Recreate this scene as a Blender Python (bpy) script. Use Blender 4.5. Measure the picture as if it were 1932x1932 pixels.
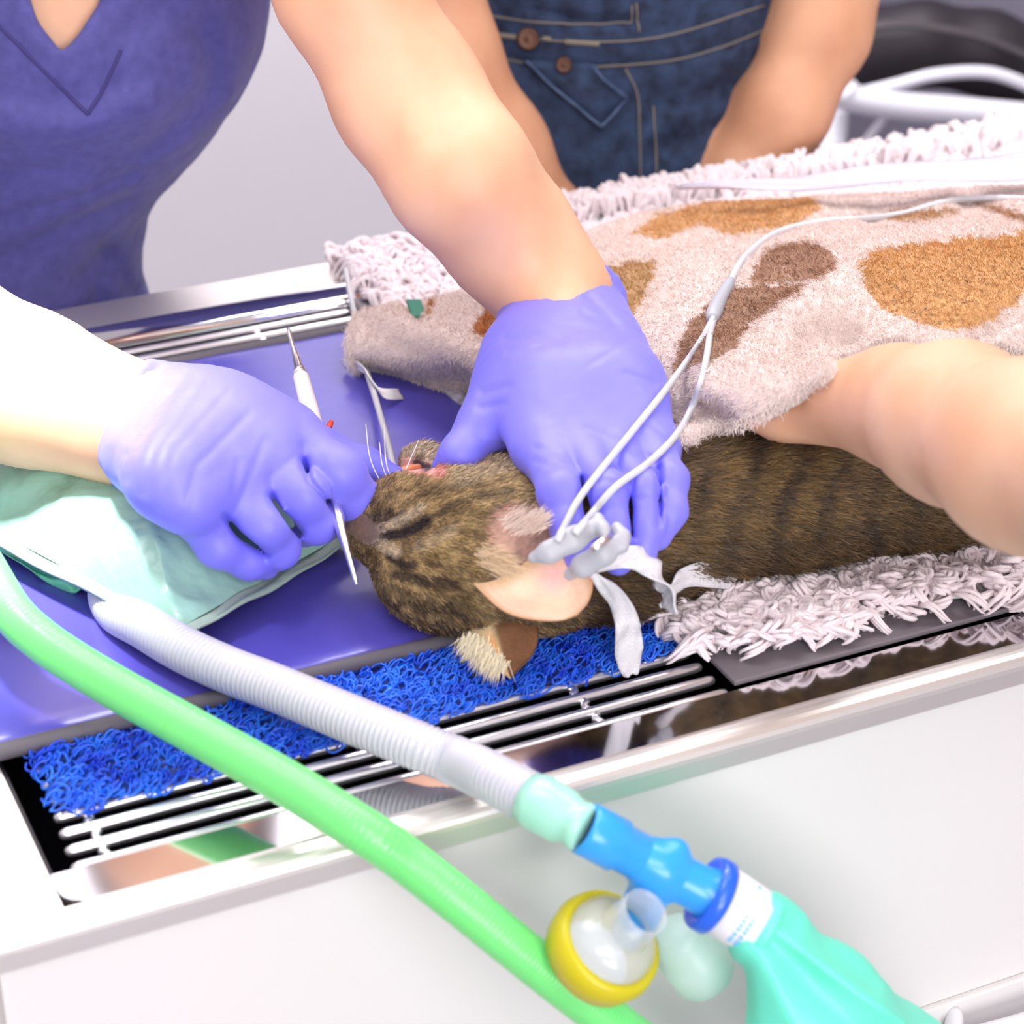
import bpy, math, random
import numpy as np
from mathutils import Vector, Matrix
from mathutils.bvhtree import BVHTree
random.seed(7); RNG = np.random.default_rng(7)
for o in list(bpy.data.objects): bpy.data.objects.remove(o)
SC = bpy.context.scene; COL = SC.collection

# ------------------------------------------------------------------ camera
F = 4243.0; PITCH = math.radians(29.05); CAM = np.array([0, 0, 1.57])
cam = bpy.data.cameras.new('camera'); camo = bpy.data.objects.new('camera', cam); COL.objects.link(camo)
camo.location = CAM; camo.rotation_euler = (math.radians(90) - PITCH, 0, 0)
cam.sensor_width = 36; cam.lens = 36 * F / 1932; cam.clip_start = .05
cam.dof.use_dof = True; cam.dof.focus_distance = 1.33; cam.dof.aperture_fstop = 8
SC.camera = camo
# ------------------------------------------------------------------ light
SC.view_settings.view_transform = 'Standard'; SC.view_settings.look = 'None'
SC.view_settings.exposure = 0.0; SC.view_settings.gamma = 1; SC.view_settings.use_curve_mapping = False
w = bpy.data.worlds.new('world'); SC.world = w; w.use_nodes = True
w.node_tree.nodes['Background'].inputs[0].default_value = (.9, .93, 1, 1)
w.node_tree.nodes['Background'].inputs[1].default_value = 0.4
def area(name, loc, size, power, color=(1, 1, 1), target=None, sy=None):
    l = bpy.data.lights.new(name, 'AREA'); l.shape = 'RECTANGLE'; l.size = size; l.size_y = sy or size; l.energy = power; l.color = color
    o = bpy.data.objects.new(name, l); COL.objects.link(o); o.location = loc
    if target is not None:
        o.rotation_euler = (Vector(target) - Vector(loc)).to_track_quat('-Z', 'Y').to_euler()
    return o
area('ceiling_light_near', (0.4, -1.0, 2.6), 1.6, 40, (1, .985, .97), target=(0.1, .8, .5), sy=1.1)
area('fill_light_front', (0.9, -2.1, 1.35), 2.0, 74, (1, .985, .98), target=(0.3, 1.0, .75), sy=1.3)  # added fill behind the camera to brighten the cabinet front; no window there
area('ceiling_light_middle', (-0.7, 1.1, 2.68), 1.1, 15, (1, .98, .97), sy=.8)
area('ceiling_light_right', (1.1, 1.5, 2.68), 1.1, 14, (1, .985, .97), sy=.8)
area('ceiling_light_far', (-.3, 2.3, 2.66), 1.6, 50, (1, .98, 1), target=(-.3, 3.0, .9), sy=.3)
sp = bpy.data.lights.new('surgical_lamp_light', 'SPOT'); sp.energy = 150; sp.spot_size = math.radians(31); sp.spot_blend = .9
sp.shadow_soft_size = .05; sp.color = (.9, .97, 1)
spo = bpy.data.objects.new('surgical_lamp_light', sp); COL.objects.link(spo)
spo.location = (-.34, .98, 1.85)

# ------------------------------------------------------------------ mapping (pixel of the photograph + a real height or plane -> a place)
CPI, SPI = math.cos(PITCH), math.sin(PITCH)
TZ = 0.9
def ray(u, v):
    x = (u - 966) / F; y = -(v - 966) / F
    return np.array([x, CPI + y * SPI, -SPI + y * CPI])
def W(u, v, h=0.0):
    r = ray(u, v); return CAM + r * ((TZ + h - CAM[2]) / r[2])
def WY(u, v, Y):
    r = ray(u, v); return CAM + r * (Y / r[1])
TH = math.radians(25.0); CT, ST = math.cos(TH), math.sin(TH)
O = W(97, 1658)
def T(a, b, h=0.0): return np.array([O[0] + a * CT - b * ST, O[1] + a * ST + b * CT, TZ + h])
def AB(P):
    P = np.asarray(P, float); q = P - O
    return np.stack([q[..., 0] * CT + q[..., 1] * ST, -q[..., 0] * ST + q[..., 1] * CT, P[..., 2] - TZ], -1)
def WB(u, v, b):
    r = ray(u, v); n = np.array([-ST, CT, 0]); return CAM + r * ((b - (CAM - O) @ n) / (r @ n))
def depth(p): return (np.asarray(p) - CAM) @ np.array([0, CPI, -SPI])
def px(P):
    P = np.asarray(P, float) - CAM
    d = P[..., 1] * CPI - P[..., 2] * SPI; up = P[..., 1] * SPI + P[..., 2] * CPI
    return 966 + F * P[..., 0] / d, 966 - F * up / d
def J(u, v, r, h=None, b=None, Y=None):
    p = W(u, v, h) if h is not None else (WB(u, v, b) if b is not None else WY(u, v, Y))
    return p, r * depth(p) / F
spo.rotation_euler = (Vector(W(-170, 930, .03)) - spo.location).to_track_quat('-Z', 'Y').to_euler()
VIEW = np.array([0, CPI, -SPI]); UPV = np.array([0, SPI, CPI]); RT = np.array([1., 0, 0])

# ------------------------------------------------------------------ noise, colour
def lin(c):
    c = np.asarray(c, float) / 255.
    return np.where(c <= .04045, c / 12.92, ((c + .055) / 1.055) ** 2.4)
def _h(i, j, k, s):
    n = (i * 374761393 + j * 668265263 + k * 2147483647 * 3 + s * 974634777) & 0xffffffff
    n = ((n ^ (n >> 13)) * 1274126177) & 0xffffffff
    return ((n ^ (n >> 16)) & 0xffff) / 65535.
def noise(P, scale, seed=0):
    q = np.asarray(P, float) * scale; i = np.floor(q).astype(np.int64); f = q - i; f = f * f * (3 - 2 * f)
    r = 0
    for a in (0, 1):
        for b in (0, 1):
            for c in (0, 1):
                wgt = (f[..., 0] if a else 1 - f[..., 0]) * (f[..., 1] if b else 1 - f[..., 1]) * (f[..., 2] if c else 1 - f[..., 2])
                r = r + wgt * _h(i[..., 0] + a, i[..., 1] + b, i[..., 2] + c, seed)
    return r
def fbm(P, scale, seed=0): return (noise(P, scale, seed) + .5 * noise(P, scale * 2.1, seed + 1) + .25 * noise(P, scale * 4.3, seed + 2)) / 1.75
def inpoly(u, v, poly):
    ins = np.zeros(np.shape(u), bool); n = len(poly)
    for i in range(n):
        x1, y1 = poly[i]; x2, y2 = poly[(i + 1) % n]
        c = ((y1 > v) != (y2 > v)) & (u < (x2 - x1) * (v - y1) / (y2 - y1 + 1e-9) + x1); ins ^= c
    return ins
def segdist(u, v, line):
    d = np.full(np.shape(u), 1e9)
    for (x1, y1), (x2, y2) in zip(line[:-1], line[1:]):
        dx, dy = x2 - x1, y2 - y1; t = np.clip(((u - x1) * dx + (v - y1) * dy) / (dx * dx + dy * dy + 1e-9), 0, 1)
        d = np.minimum(d, np.hypot(u - x1 - t * dx, v - y1 - t * dy))
    return d
def sstep(x, a, b):
    t = np.clip((x - a) / (b - a), 0, 1); return t * t * (3 - 2 * t)

# ------------------------------------------------------------------ materials
def material(name, col, rough=.5, metal=0, vcol=False, bump=None, sss=0, trans=0, coat=0, alpha=1, sheen=0, var=None, ior=None, spec=None, ttint=None):
    m = bpy.data.materials.new(name); m.use_nodes = True; nt = m.node_tree; b = nt.nodes['Principled BSDF']
    c = (*lin(col), 1); b.inputs['Base Color'].default_value = c
    b.inputs['Roughness'].default_value = rough; b.inputs['Metallic'].default_value = metal
    if sss:
        b.inputs['Subsurface Weight'].default_value = sss; b.inputs['Subsurface Scale'].default_value = .012; b.inputs['Subsurface Radius'].default_value = (1, .4, .25)
    b.inputs['Transmission Weight'].default_value = trans; b.inputs['Coat Weight'].default_value = coat; b.inputs['Coat Roughness'].default_value = .15
    b.inputs['Alpha'].default_value = alpha; b.inputs['Sheen Weight'].default_value = sheen
    if ior: b.inputs['IOR'].default_value = ior
    if spec is not None: b.inputs['Specular IOR Level'].default_value = spec
    src = None
    tc = nt.nodes.new('ShaderNodeTexCoord')
    if vcol:
        a = nt.nodes.new('ShaderNodeVertexColor'); a.layer_name = 'Col'; src = a.outputs['Color']
    if var:      # (scale, low colour, high colour)
        n = nt.nodes.new('ShaderNodeTexNoise'); n.inputs['Scale'].default_value = var[0]; n.inputs['Detail'].default_value = 4
        nt.links.new(tc.outputs['Object'], n.inputs['Vector'])
        r = nt.nodes.new('ShaderNodeValToRGB'); r.color_ramp.elements[0].position = .3; r.color_ramp.elements[1].position = .7
        r.color_ramp.elements[0].color = (*lin(var[1]), 1); r.color_ramp.elements[1].color = (*lin(var[2]), 1)
        nt.links.new(n.outputs['Fac'], r.inputs['Fac']); 
        if src is None: src = r.outputs['Color']
        else:
            mx = nt.nodes.new('ShaderNodeMix'); mx.data_type = 'RGBA'; mx.blend_type = 'MULTIPLY'; mx.inputs[0].default_value = 1
            nt.links.new(src, mx.inputs[6]); nt.links.new(r.outputs['Color'], mx.inputs[7]); src = mx.outputs[2]
    if src is not None: nt.links.new(src, b.inputs['Base Color'])
    if bump:     # list of (scale vec, strength, distance)
        prev = None
        for sc, st, dist in bump:
            mp = nt.nodes.new('ShaderNodeMapping'); mp.inputs['Scale'].default_value = sc if hasattr(sc, '__len__') else (sc,) * 3
            n = nt.nodes.new('ShaderNodeTexNoise'); n.inputs['Scale'].default_value = 1; n.inputs['Detail'].default_value = 3
            bp = nt.nodes.new('ShaderNodeBump'); bp.inputs['Strength'].default_value = st; bp.inputs['Distance'].default_value = dist
            nt.links.new(tc.outputs['Object'], mp.inputs['Vector']); nt.links.new(mp.outputs[0], n.inputs['Vector']); nt.links.new(n.outputs['Fac'], bp.inputs['Height'])
            if prev: nt.links.new(prev.outputs[0], bp.inputs['Normal'])
            prev = bp
        nt.links.new(prev.outputs[0], b.inputs['Normal'])
    return m
M = {}
M['wall'] = material('wall_paint', (226, 222, 226), .8, bump=[(60, .05, .002)])
M['grey_wall'] = material('grey_wall_paint', (165, 160, 178), .8, bump=[(60, .05, .002)])
M['floor'] = material('vinyl_floor', (150, 146, 158), .5, var=(3, (142, 138, 150), (158, 154, 166)))
M['ceil'] = material('ceiling_paint', (240, 240, 240), .9)
M['satin'] = material('satin_steel', (232, 226, 222), .38, .75, bump=[((4, 4, 300), .03, .0005)])
M['mirror'] = material('polished_steel', (225, 222, 225), .09, 1)
M['rod'] = material('chromed_rod', (244, 242, 246), .28, .9)
M['dark'] = material('dark_steel_well', (38, 32, 40), .5, .3)
M['cab'] = material('white_lacquer', (232, 228, 228), .35, coat=.2)
M['mat'] = material('purple_vinyl', (88, 80, 184), .32, coat=.35, bump=[(14, .35, .004), (40, .1, .001)])
M['binding'] = material('grey_binding', (98, 92, 100), .7, bump=[(400, .2, .0005)])
M['greymat'] = material('grey_rubber', (120, 112, 118), .6)
M['noodle'] = material('blue_plastic_loop', (22, 78, 232), .35, var=(60, (16, 58, 222), (44, 130, 255)))
M['noodleback'] = material('blue_mat_backing', (20, 40, 120), .7)
M['skin'] = material('skin', (232, 180, 144), .5, sss=.12, var=(14, (222, 165, 130), (238, 192, 158)), bump=[(260, .12, .0006)])
M['skin2'] = material('skin_tanned', (214, 158, 122), .5, sss=.12, var=(12, (202, 144, 110), (226, 172, 138)), bump=[(260, .1, .0006)])
M['glove'] = material('nitrile_glove', (128, 122, 246), .48, sheen=.1, bump=[((30, 30, 90), .10, .002)])
M['scrub'] = material('scrub_cotton', (78, 76, 146), .85, sheen=.15, var=(120, (76, 74, 140), (88, 86, 156)), bump=[(9, .5, .02), (900, .3, .0005)])
M['denim'] = material('denim', (34, 50, 82), .85, var=(70, (22, 34, 60), (50, 70, 106)), bump=[(10, .5, .012), (500, .4, .001)])
M['denim_edge'] = material('denim_worn_edge', (76, 98, 136), .85, var=(90, (52, 72, 110), (96, 116, 152)))
M['stitch'] = material('tan_thread', (132, 124, 112), .7)
M['brass'] = material('aged_copper_button', (84, 58, 46), .4, .7)
M['fur'] = material('cat_fur', (120, 95, 60), .75, vcol=True, sheen=.1, bump=[(160, .5, .004)])
M['hair'] = material('cat_hair', (120, 95, 60), .6, vcol=True)
M['towel'] = material('towel_plush', (240, 225, 222), .95, vcol=True, sheen=.2, bump=[(500, .5, .002), (120, .4, .003)])
M['towelhair'] = material('towel_pile', (240, 225, 222), .9, vcol=True)
M['fleece'] = material('fleece_pile', (244, 230, 234), .9, sss=.05, bump=[(600, .4, .001)])
M['fleeceback'] = material('fleece_backing', (206, 222, 217), .9)
M['tube_white'] = material('translucent_white_hose', (202, 200, 212), .3, sss=.2, coat=.2)
M['tube_green'] = material('translucent_green_hose', (122, 232, 132), .3, sss=.25, coat=.2)
M['cuff'] = material('pale_green_cuff', (168, 228, 208), .3, sss=.2, coat=.2)
M['bluepl'] = material('blue_plastic', (50, 165, 255), .3, sss=.1, coat=.3)
M['bluerim'] = material('deep_blue_plastic', (36, 100, 235), .3, coat=.3)
M['whitepl'] = material('white_plastic', (242, 240, 246), .4)
M['teal'] = material('teal_latex', (112, 236, 208), .45, sss=.15, bump=[(12, .3, .006)])
M['yellow'] = material('yellow_silicone', (204, 192, 22), .35, sss=.2)
M['clear'] = material('clear_plastic', (236, 240, 244), .12, alpha=.34, coat=.5)
M['frost'] = material('frosted_green_plastic', (204, 232, 224), .35, alpha=.62)
M['port'] = material('pale_blue_port', (158, 200, 246), .3, sss=.2, coat=.3)
M['cable'] = material('light_grey_cable', (205, 204, 208), .4)
M['clip'] = material('light_grey_clip', (178, 178, 188), .38)
M['gauze'] = material('cotton_gauze', (236, 232, 238), .9, bump=[(900, .8, .0015), (90, .4, .003)])
M['tape'] = material('white_tape', (236, 232, 230), .7)
M['red'] = material('red_plastic', (240, 80, 60), .4)
M['probe'] = material('probe_grip', (232, 220, 224), .35)
M['chrome'] = material('bright_chrome', (240, 236, 236), .3, 1)
M['pillow'] = material('silver_green_vinyl', (150, 190, 176), .3, coat=.3, bump=[(40, .5, .006), ((20, 90, 40), .3, .003)])
M['seam'] = material('pillow_seam', (160, 178, 166), .45, bump=[(120, .5, .002)])
M['sheet'] = material('clear_film', (224, 222, 238), .12, trans=.35, ior=1.15, alpha=.75)
M['black'] = material('black_upholstery', (40, 33, 40), .55, bump=[(20, .2, .004)])
M['blackpipe'] = material('dark_grey_piping', (72, 66, 70), .5)
M['frame'] = material('white_tube_frame', (226, 224, 234), .4)
M['maroon'] = material('maroon_cotton', (92, 20, 48), .85)
M['brownhair'] = material('brown_hair', (60, 38, 26), .6, bump=[((300, 300, 10), .4, .003)])
M['eye'] = material('eye_white', (235, 230, 225), .2)

# ------------------------------------------------------------------ mesh building
def mk(name, verts, faces, m, parent=None, smooth=True, cols=None, origin=None):
    """link one mesh object; top-level: origin at the bottom centre of its shape"""
    verts = np.asarray(verts, float).reshape(-1, 3)
    if parent is not None: off = np.array(parent.location) + (np.array(parent.parent.location) if parent.parent else 0)
    elif origin is not None: off = np.array(origin)
    else: off = np.array([(verts[:, 0].min() + verts[:, 0].max()) / 2, (verts[:, 1].min() + verts[:, 1].max()) / 2, verts[:, 2].min()])
    me = bpy.data.meshes.new(name)
    V = verts - off
    fl = faces if isinstance(faces, np.ndarray) else None
    if fl is not None:
        n, k = fl.shape
        me.vertices.add(len(V)); me.vertices.foreach_set('co', V.ravel())
        me.loops.add(n * k); me.loops.foreach_set('vertex_index', fl.ravel().astype(np.int32))
        me.polygons.add(n); me.polygons.foreach_set('loop_start', np.arange(0, n * k, k, dtype=np.int32)); me.polygons.foreach_set('loop_total', np.full(n, k, np.int32))
        me.update(calc_edges=True)
    else:
        me.from_pydata([tuple(x) for x in V], [], [tuple(f) for f in faces]); me.update()
    me.polygons.foreach_set('use_smooth', np.full(len(me.polygons), smooth)); 
    if cols is not None:
        ca = me.color_attributes.new('Col', 'FLOAT_COLOR', 'POINT')
        cc = np.ones((len(V), 4)); cc[:, :3] = cols; ca.data.foreach_set('color', cc.ravel())
    for mm in (m if isinstance(m, (list, tuple)) else [m]): me.materials.append(mm)
    o = bpy.data.objects.new(name, me); COL.objects.link(o)
    if parent is not None: o.parent = parent
    else: o.location = off
    return o
def tag(o, label=None, cat=None, group=None, kind=None):
    if label: o['label'] = label
    if cat: o['category'] = cat
    if group: o['group'] = group
    if kind: o['kind'] = kind
    return o
def root(name, loc, label, cat, group=None):
    o = bpy.data.objects.new(name, None); COL.objects.link(o); o.location = loc; o.empty_display_size = .02
    return tag(o, label, cat, group)
class MB:
    def __init__(s): s.v = []; s.f = []; s.n = 0
    def add(s, V, Fc):
        V = np.asarray(V, float).reshape(-1, 3); s.v.append(V); s.f += [tuple(int(i) + s.n for i in f) for f in Fc]; s.n += len(V); return s
    def box(s, a0, a1, b0, b1, h0, h1, fn=T):
        V = [fn(a, b, h) for h in (h0, h1) for b in (b0, b1) for a in (a0, a1)]
        return s.add(V, [(0, 2, 3, 1), (4, 5, 7, 6), (0, 1, 5, 4), (1, 3, 7, 5), (3, 2, 6, 7), (2, 0, 4, 6)])
    def build(s, name, m, parent=None, smooth=False, bevel=0, **k):
        o = mk(name, np.concatenate(s.v), s.f, m, parent, smooth, **k)
        if bevel:
            b = o.modifiers.new('b', 'BEVEL'); b.width = bevel; b.segments = 3; b.limit_method = 'ANGLE'
        return o
def XYZ(x, y, z): return np.array([x, y, z], float)
def catmull(P, n=8):
    P = np.asarray(P, float); Q = np.vstack([2 * P[0] - P[1], P, 2 * P[-1] - P[-2]]); out = []
    for i in range(1, len(Q) - 2):
        for t in np.linspace(0, 1, n, endpoint=False):
            a, b, c, d = Q[i - 1], Q[i], Q[i + 1], Q[i + 2]
            out.append(.5 * (2 * b + (c - a) * t + (2 * a - 5 * b + 4 * c - d) * t * t + (3 * b - a - 3 * c + d) * t ** 3))
    out.append(P[-1]); return np.array(out)
def tube_geo(path, rad, n=10, cap=True, flat=None):
    path = np.asarray(path, float); rad = np.broadcast_to(np.asarray(rad, float), (len(path),)); N = len(path)
    tg = np.gradient(path, axis=0); tg /= np.linalg.norm(tg, axis=1)[:, None] + 1e-12
    up = np.array([0, 0, 1.]) if abs(tg[0][2]) < .9 else np.array([1., 0, 0])
    x = np.cross(up, tg[0]); x /= np.linalg.norm(x); V = []
    ang = np.arange(n) * 2 * np.pi / n
    for i in range(N):
        x = x - tg[i] * (x @ tg[i]); x /= np.linalg.norm(x) + 1e-12; y = np.cross(tg[i], x)
        V.append(path[i] + rad[i] * (np.cos(ang)[:, None] * x + np.sin(ang)[:, None] * y * (flat or 1)))
    V = np.concatenate(V); Fc = []
    for i in range(N - 1):
        for j in range(n):
            k = (j + 1) % n; Fc.append((i * n + j, i * n + k, (i + 1) * n + k, (i + 1) * n + j))
    if cap: Fc.append(tuple(range(n))[::-1]); Fc.append(tuple(range((N - 1) * n, N * n)))
    return V, Fc
def tube(name, path, rad, m, parent=None, n=12, cap=True, flat=None, **k):
    V, Fc = tube_geo(path, rad, n, cap, flat); return mk(name, V, Fc, m, parent, True, **k)
def lathe_geo(axis0, axis1, prof, n=32):
    """prof: (distance along the axis from axis0, radius)"""
    a = np.asarray(axis0, float); d = np.asarray(axis1, float) - a; d /= np.linalg.norm(d)
    x = np.cross(d, [0, 0, 1.] if abs(d[2]) < .9 else [1., 0, 0]); x /= np.linalg.norm(x); y = np.cross(d, x)
    ang = np.arange(n) * 2 * np.pi / n; V = []
    for t, r in prof: V.append(a + d * t + r * (np.cos(ang)[:, None] * x + np.sin(ang)[:, None] * y))
    Fc = [(i * n + j, i * n + (j + 1) % n, (i + 1) * n + (j + 1) % n, (i + 1) * n + j) for i in range(len(prof) - 1) for j in range(n)]
    return np.concatenate(V), Fc
def lathe(name, a0, a1, prof, m, parent=None, n=40, closed=False, **k):
    if not closed: prof = [(prof[0][0], 1e-5)] + list(prof) + [(prof[-1][0], 1e-5)]
    else: prof = list(prof) + [prof[0]]
    V, Fc = lathe_geo(a0, a1, prof, n); return mk(name, V, Fc, m, parent, True, **k)
def ribbon(name, path, side, width, thick, m, parent=None, wav=0, **k):
    path = np.asarray(path, float); N = len(path); side = np.broadcast_to(np.asarray(side, float), (N, 3)).copy(); side /= np.linalg.norm(side, axis=1)[:, None]
    width = np.broadcast_to(np.asarray(width, float), (N,)); tg = np.gradient(path, axis=0); tg /= np.linalg.norm(tg, axis=1)[:, None] + 1e-9
    nr = np.cross(tg, side); nr /= np.linalg.norm(nr, axis=1)[:, None] + 1e-9; S = 7; V = []
    for sg in (1, -1):
        for i in range(N):
            for s in range(S):
                q = (s / (S - 1) - .5) * 2
                V.append(path[i] + side[i] * q * width[i] + nr[i] * (sg * thick * .5 + wav * math.cos(q * 5 + i * .35)))
    Fc = []
    for i in range(N - 1):
        for s in range(S - 1):
            a = i * S + s; Fc.append((a, a + 1, a + S + 1, a + S)); a += N * S; Fc.append((a, a + S, a + S + 1, a + 1))
    for i in range(N - 1):
        for s in (0, S - 1):
            a = i * S + s; b = a + N * S; q = (a, a + S, b + S, b); Fc.append(q if s == 0 else q[::-1])
    for i in (0, N - 1):
        for s in range(S - 1):
            a = i * S + s; b = a + N * S; q = (a, b, b + 1, a + 1); Fc.append(q if i == 0 else q[::-1])
    return mk(name, V, Fc, m, parent, True, **k)

# ------------------------------------------------------------------ organic surfaces: distance field -> mesh
def smin(a, b, k):
    h = np.maximum(k - np.abs(a - b), 0) / k; return np.minimum(a, b) - h * h * k * .25
class Field:
    def __init__(s, lo, hi, res):
        s.lo = np.array(lo, float); s.res = res; s.dim = np.ceil((np.array(hi) - s.lo) / res).astype(int) + 1
        s.V = np.full(s.dim, .08, np.float32)
    def win(s, lo, hi):
        i0 = np.clip(np.floor((lo - s.lo) / s.res).astype(int), 0, s.dim); i1 = np.clip(np.ceil((hi - s.lo) / s.res).astype(int) + 1, 0, s.dim)
        if np.any(i1 <= i0): return None
        g = [s.lo[d] + s.res * np.arange(i0[d], i1[d]) for d in range(3)]
        X = np.stack(np.meshgrid(*g, indexing='ij'), -1)
        return tuple(slice(i0[d], i1[d]) for d in range(3)), X
    def prim(s, p, k, shrink=0):
        m = k + .012
        if p[0] == 'c':     # tapered capsule, optional flattening normal and factor
            _, a, b, r0, r1 = p[:5]; R = max(r0, r1); lo = np.minimum(a, b) - R - m; hi = np.maximum(a, b) + R + m
        else:               # ellipsoid: centre, radii, rows of axes
            _, a, rad, ax = p; R = max(rad); lo = a - R - m; hi = a + R + m
        wx = s.win(lo, hi)
        if wx is None: return None
        sl, X = wx
        if p[0] == 'c':
            ba = b - a; t = np.clip(((X - a) @ ba) / (ba @ ba + 1e-12), 0, 1); q = X - a - t[..., None] * ba
            if len(p) > 5:
                n, fl = p[5], p[6]; q = q + n * ((q @ n) * (1 / fl - 1))[..., None]
                d = (np.linalg.norm(q, axis=-1) - (r0 + (r1 - r0) * t)) * (.5 + .5 * fl)
            else: d = np.linalg.norm(q, axis=-1) - (r0 + (r1 - r0) * t)
        else:
            q = (X - a) @ np.array(ax).T; rr = np.array(rad); k0 = np.linalg.norm(q / rr, axis=-1); k1 = np.linalg.norm(q / rr ** 2, axis=-1)
            d = k0 * (k0 - 1) / np.maximum(k1, 1e-9); d = np.where(k0 < .2, -min(rad) * .8, d)
        return sl, (d + shrink).astype(np.float32), X
    def union(s, prims, k, shrink=0):
        for p in prims:
            r = s.prim(p, k, shrink)
            if r: s.V[r[0]] = smin(s.V[r[0]], r[1], k)
        return s
    def group(s, prims, kin, kbase, kout, base):
        G = np.full(s.dim, .08, np.float32); lo = s.dim.copy(); hi = np.zeros(3, int)
        for p in prims:
            r = s.prim(p, max(kin, kbase)); G[r[0]] = smin(G[r[0]], r[1], kin)
        G = smin(base, G, kbase); s.V = smin(s.V, G, kout); return s
    def cut(s, prims, k):
        for p in prims:
            r = s.prim(p, k); s.V[r[0]] = -smin(-s.V[r[0]], r[1], k)
        return s
    def mesh(s, disp=None):
        V = s.V
        if disp is not None: V = V + disp(s)
        V = V.copy(); V[0] = V[-1] = .05; V[:, 0] = V[:, -1] = .05; V[:, :, 0] = V[:, :, -1] = .05
        S = V < 0; cd = np.array(V.shape) - 1; nc = int(np.prod(cd)); cid = lambda i, j, k: (i * cd[1] + j) * cd[2] + k
        sumP = {}; ids = []; pos = []; quads = []
        for ax in range(3):
            s0 = [slice(None)] * 3; s1 = [slice(None)] * 3; s0[ax] = slice(0, -1); s1[ax] = slice(1, None); s0, s1 = tuple(s0), tuple(s1)
            cr = np.argwhere(S[s0] != S[s1]); a = V[s0][tuple(cr.T)]; b = V[s1][tuple(cr.T)]; t = a / (a - b)
            P = cr.astype(float); P[:, ax] += t; o1, o2 = [d for d in range(3) if d != ax]
            cells = []
            for e1, e2 in ((0, 0), (1, 0), (1, 1), (0, 1)):
                c = cr.copy(); c[:, o1] -= e1; c[:, o2] -= e2; cells.append(cid(c[:, 0], c[:, 1], c[:, 2]))
            for c in cells: ids.append(c); pos.append(P)
            Q = np.stack(cells, 1); ins = a < 0
            if ax == 1: ins = ~ins
            Q[ins] = Q[ins][:, ::-1]; quads.append(Q)
        ids = np.concatenate(ids); pos = np.concatenate(pos); uq, inv = np.unique(ids, return_inverse=True)
        cnt = np.bincount(inv); Pm = np.stack([np.bincount(inv, pos[:, d]) for d in range(3)], 1) / cnt[:, None]
        remap = np.searchsorted(uq, np.concatenate(quads))
        return s.lo + Pm * s.res, remap[:, ::-1].copy()
def bounds(prims, pad):
    P = []
    for p in prims:
        if p[0] == 'c': P += [p[1] - p[3], p[1] + p[3], p[2] - p[4], p[2] + p[4]]
        else: P += [p[1] - max(p[2]), p[1] + max(p[2])]
    P = np.array(P); return P.min(0) - pad, P.max(0) + pad
def chain(js, *fl): return [('c', js[i][0], js[i + 1][0], js[i][1], js[i + 1][1]) + tuple(fl) for i in range(len(js) - 1)]
def normals(V, Q):
    a = V[Q[:, 2]] - V[Q[:, 0]]; b = V[Q[:, 3 % Q.shape[1]]] - V[Q[:, 1]]; n = np.cross(a, b); N = np.zeros_like(V)
    for c in range(Q.shape[1]):
        for d in range(3): N[:, d] += np.bincount(Q[:, c], n[:, d], len(V))
    return N / (np.linalg.norm(N, axis=1)[:, None] + 1e-12)
def bvh_of(V, Q): return BVHTree.FromPolygons([tuple(v) for v in V], [tuple(int(i) for i in q) for q in Q])
def cast(bvh, u, v, off=0.0):
    """the point of a surface seen at a place of the photograph"""
    r = ray(u, v); r = r / np.linalg.norm(r); h = bvh.ray_cast(Vector(CAM), Vector(r))
    if h[0] is None: return None
    n = np.array(h[1]); n = n if n @ r < 0 else -n
    return np.array(h[0]) + n * off
def hairs(P, N, D, L, wd, cols, lift=.35, jit=.35):
    """thin tapering blades: P roots, N normals, D combed direction"""
    n = len(P); D = D - N * (D * N).sum(1)[:, None]; D /= np.linalg.norm(D, axis=1)[:, None] + 1e-9
    D = D + RNG.normal(0, jit, (n, 3)) * .6 + N * (lift + RNG.uniform(-.15, .25, n))[:, None]; D /= np.linalg.norm(D, axis=1)[:, None] + 1e-9
    S = np.cross(D, N + RNG.normal(0, .3, (n, 3))); S /= np.linalg.norm(S, axis=1)[:, None] + 1e-9
    L = (L * RNG.uniform(.6, 1.3, n))[:, None]; mid = P + D * L * .55 + N * L * .05; tip = P + D * L - N * L * .12
    V = np.stack([P - S * wd, P + S * wd, mid + S * wd * .8, mid - S * wd * .8, tip], 1).reshape(-1, 3)
    b = np.arange(n)[:, None] * 5; Q = np.concatenate([b + [[0, 1, 2]], b + [[0, 2, 3]], b + [[3, 2, 4]]]); C = np.repeat(cols, 5, axis=0)
    return V, Q.astype(np.int32), C
def scatter(V, Q, n, keep=None):
    a = V[Q[:, 0]]; c = V[Q[:, 2]]; ar = np.linalg.norm(np.cross(V[Q[:, 2]] - a, V[Q[:, -1]] - V[Q[:, 1]]), axis=1)
    if keep is not None: ar = ar * keep
    f = RNG.choice(len(Q), n, p=ar / ar.sum()); s, t = RNG.random(n)[:, None], RNG.random(n)[:, None]; q = Q[f]
    if Q.shape[1] == 4: P = (V[q[:, 0]] * (1 - s) + V[q[:, 1]] * s) * (1 - t) + (V[q[:, 3]] * (1 - s) + V[q[:, 2]] * s) * t
    else: P = V[q[:, 0]] * (1 - s) * (1 - t) + V[q[:, 1]] * s + V[q[:, 2]] * (1 - s) * t
    return P, q[:, 0]

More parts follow.
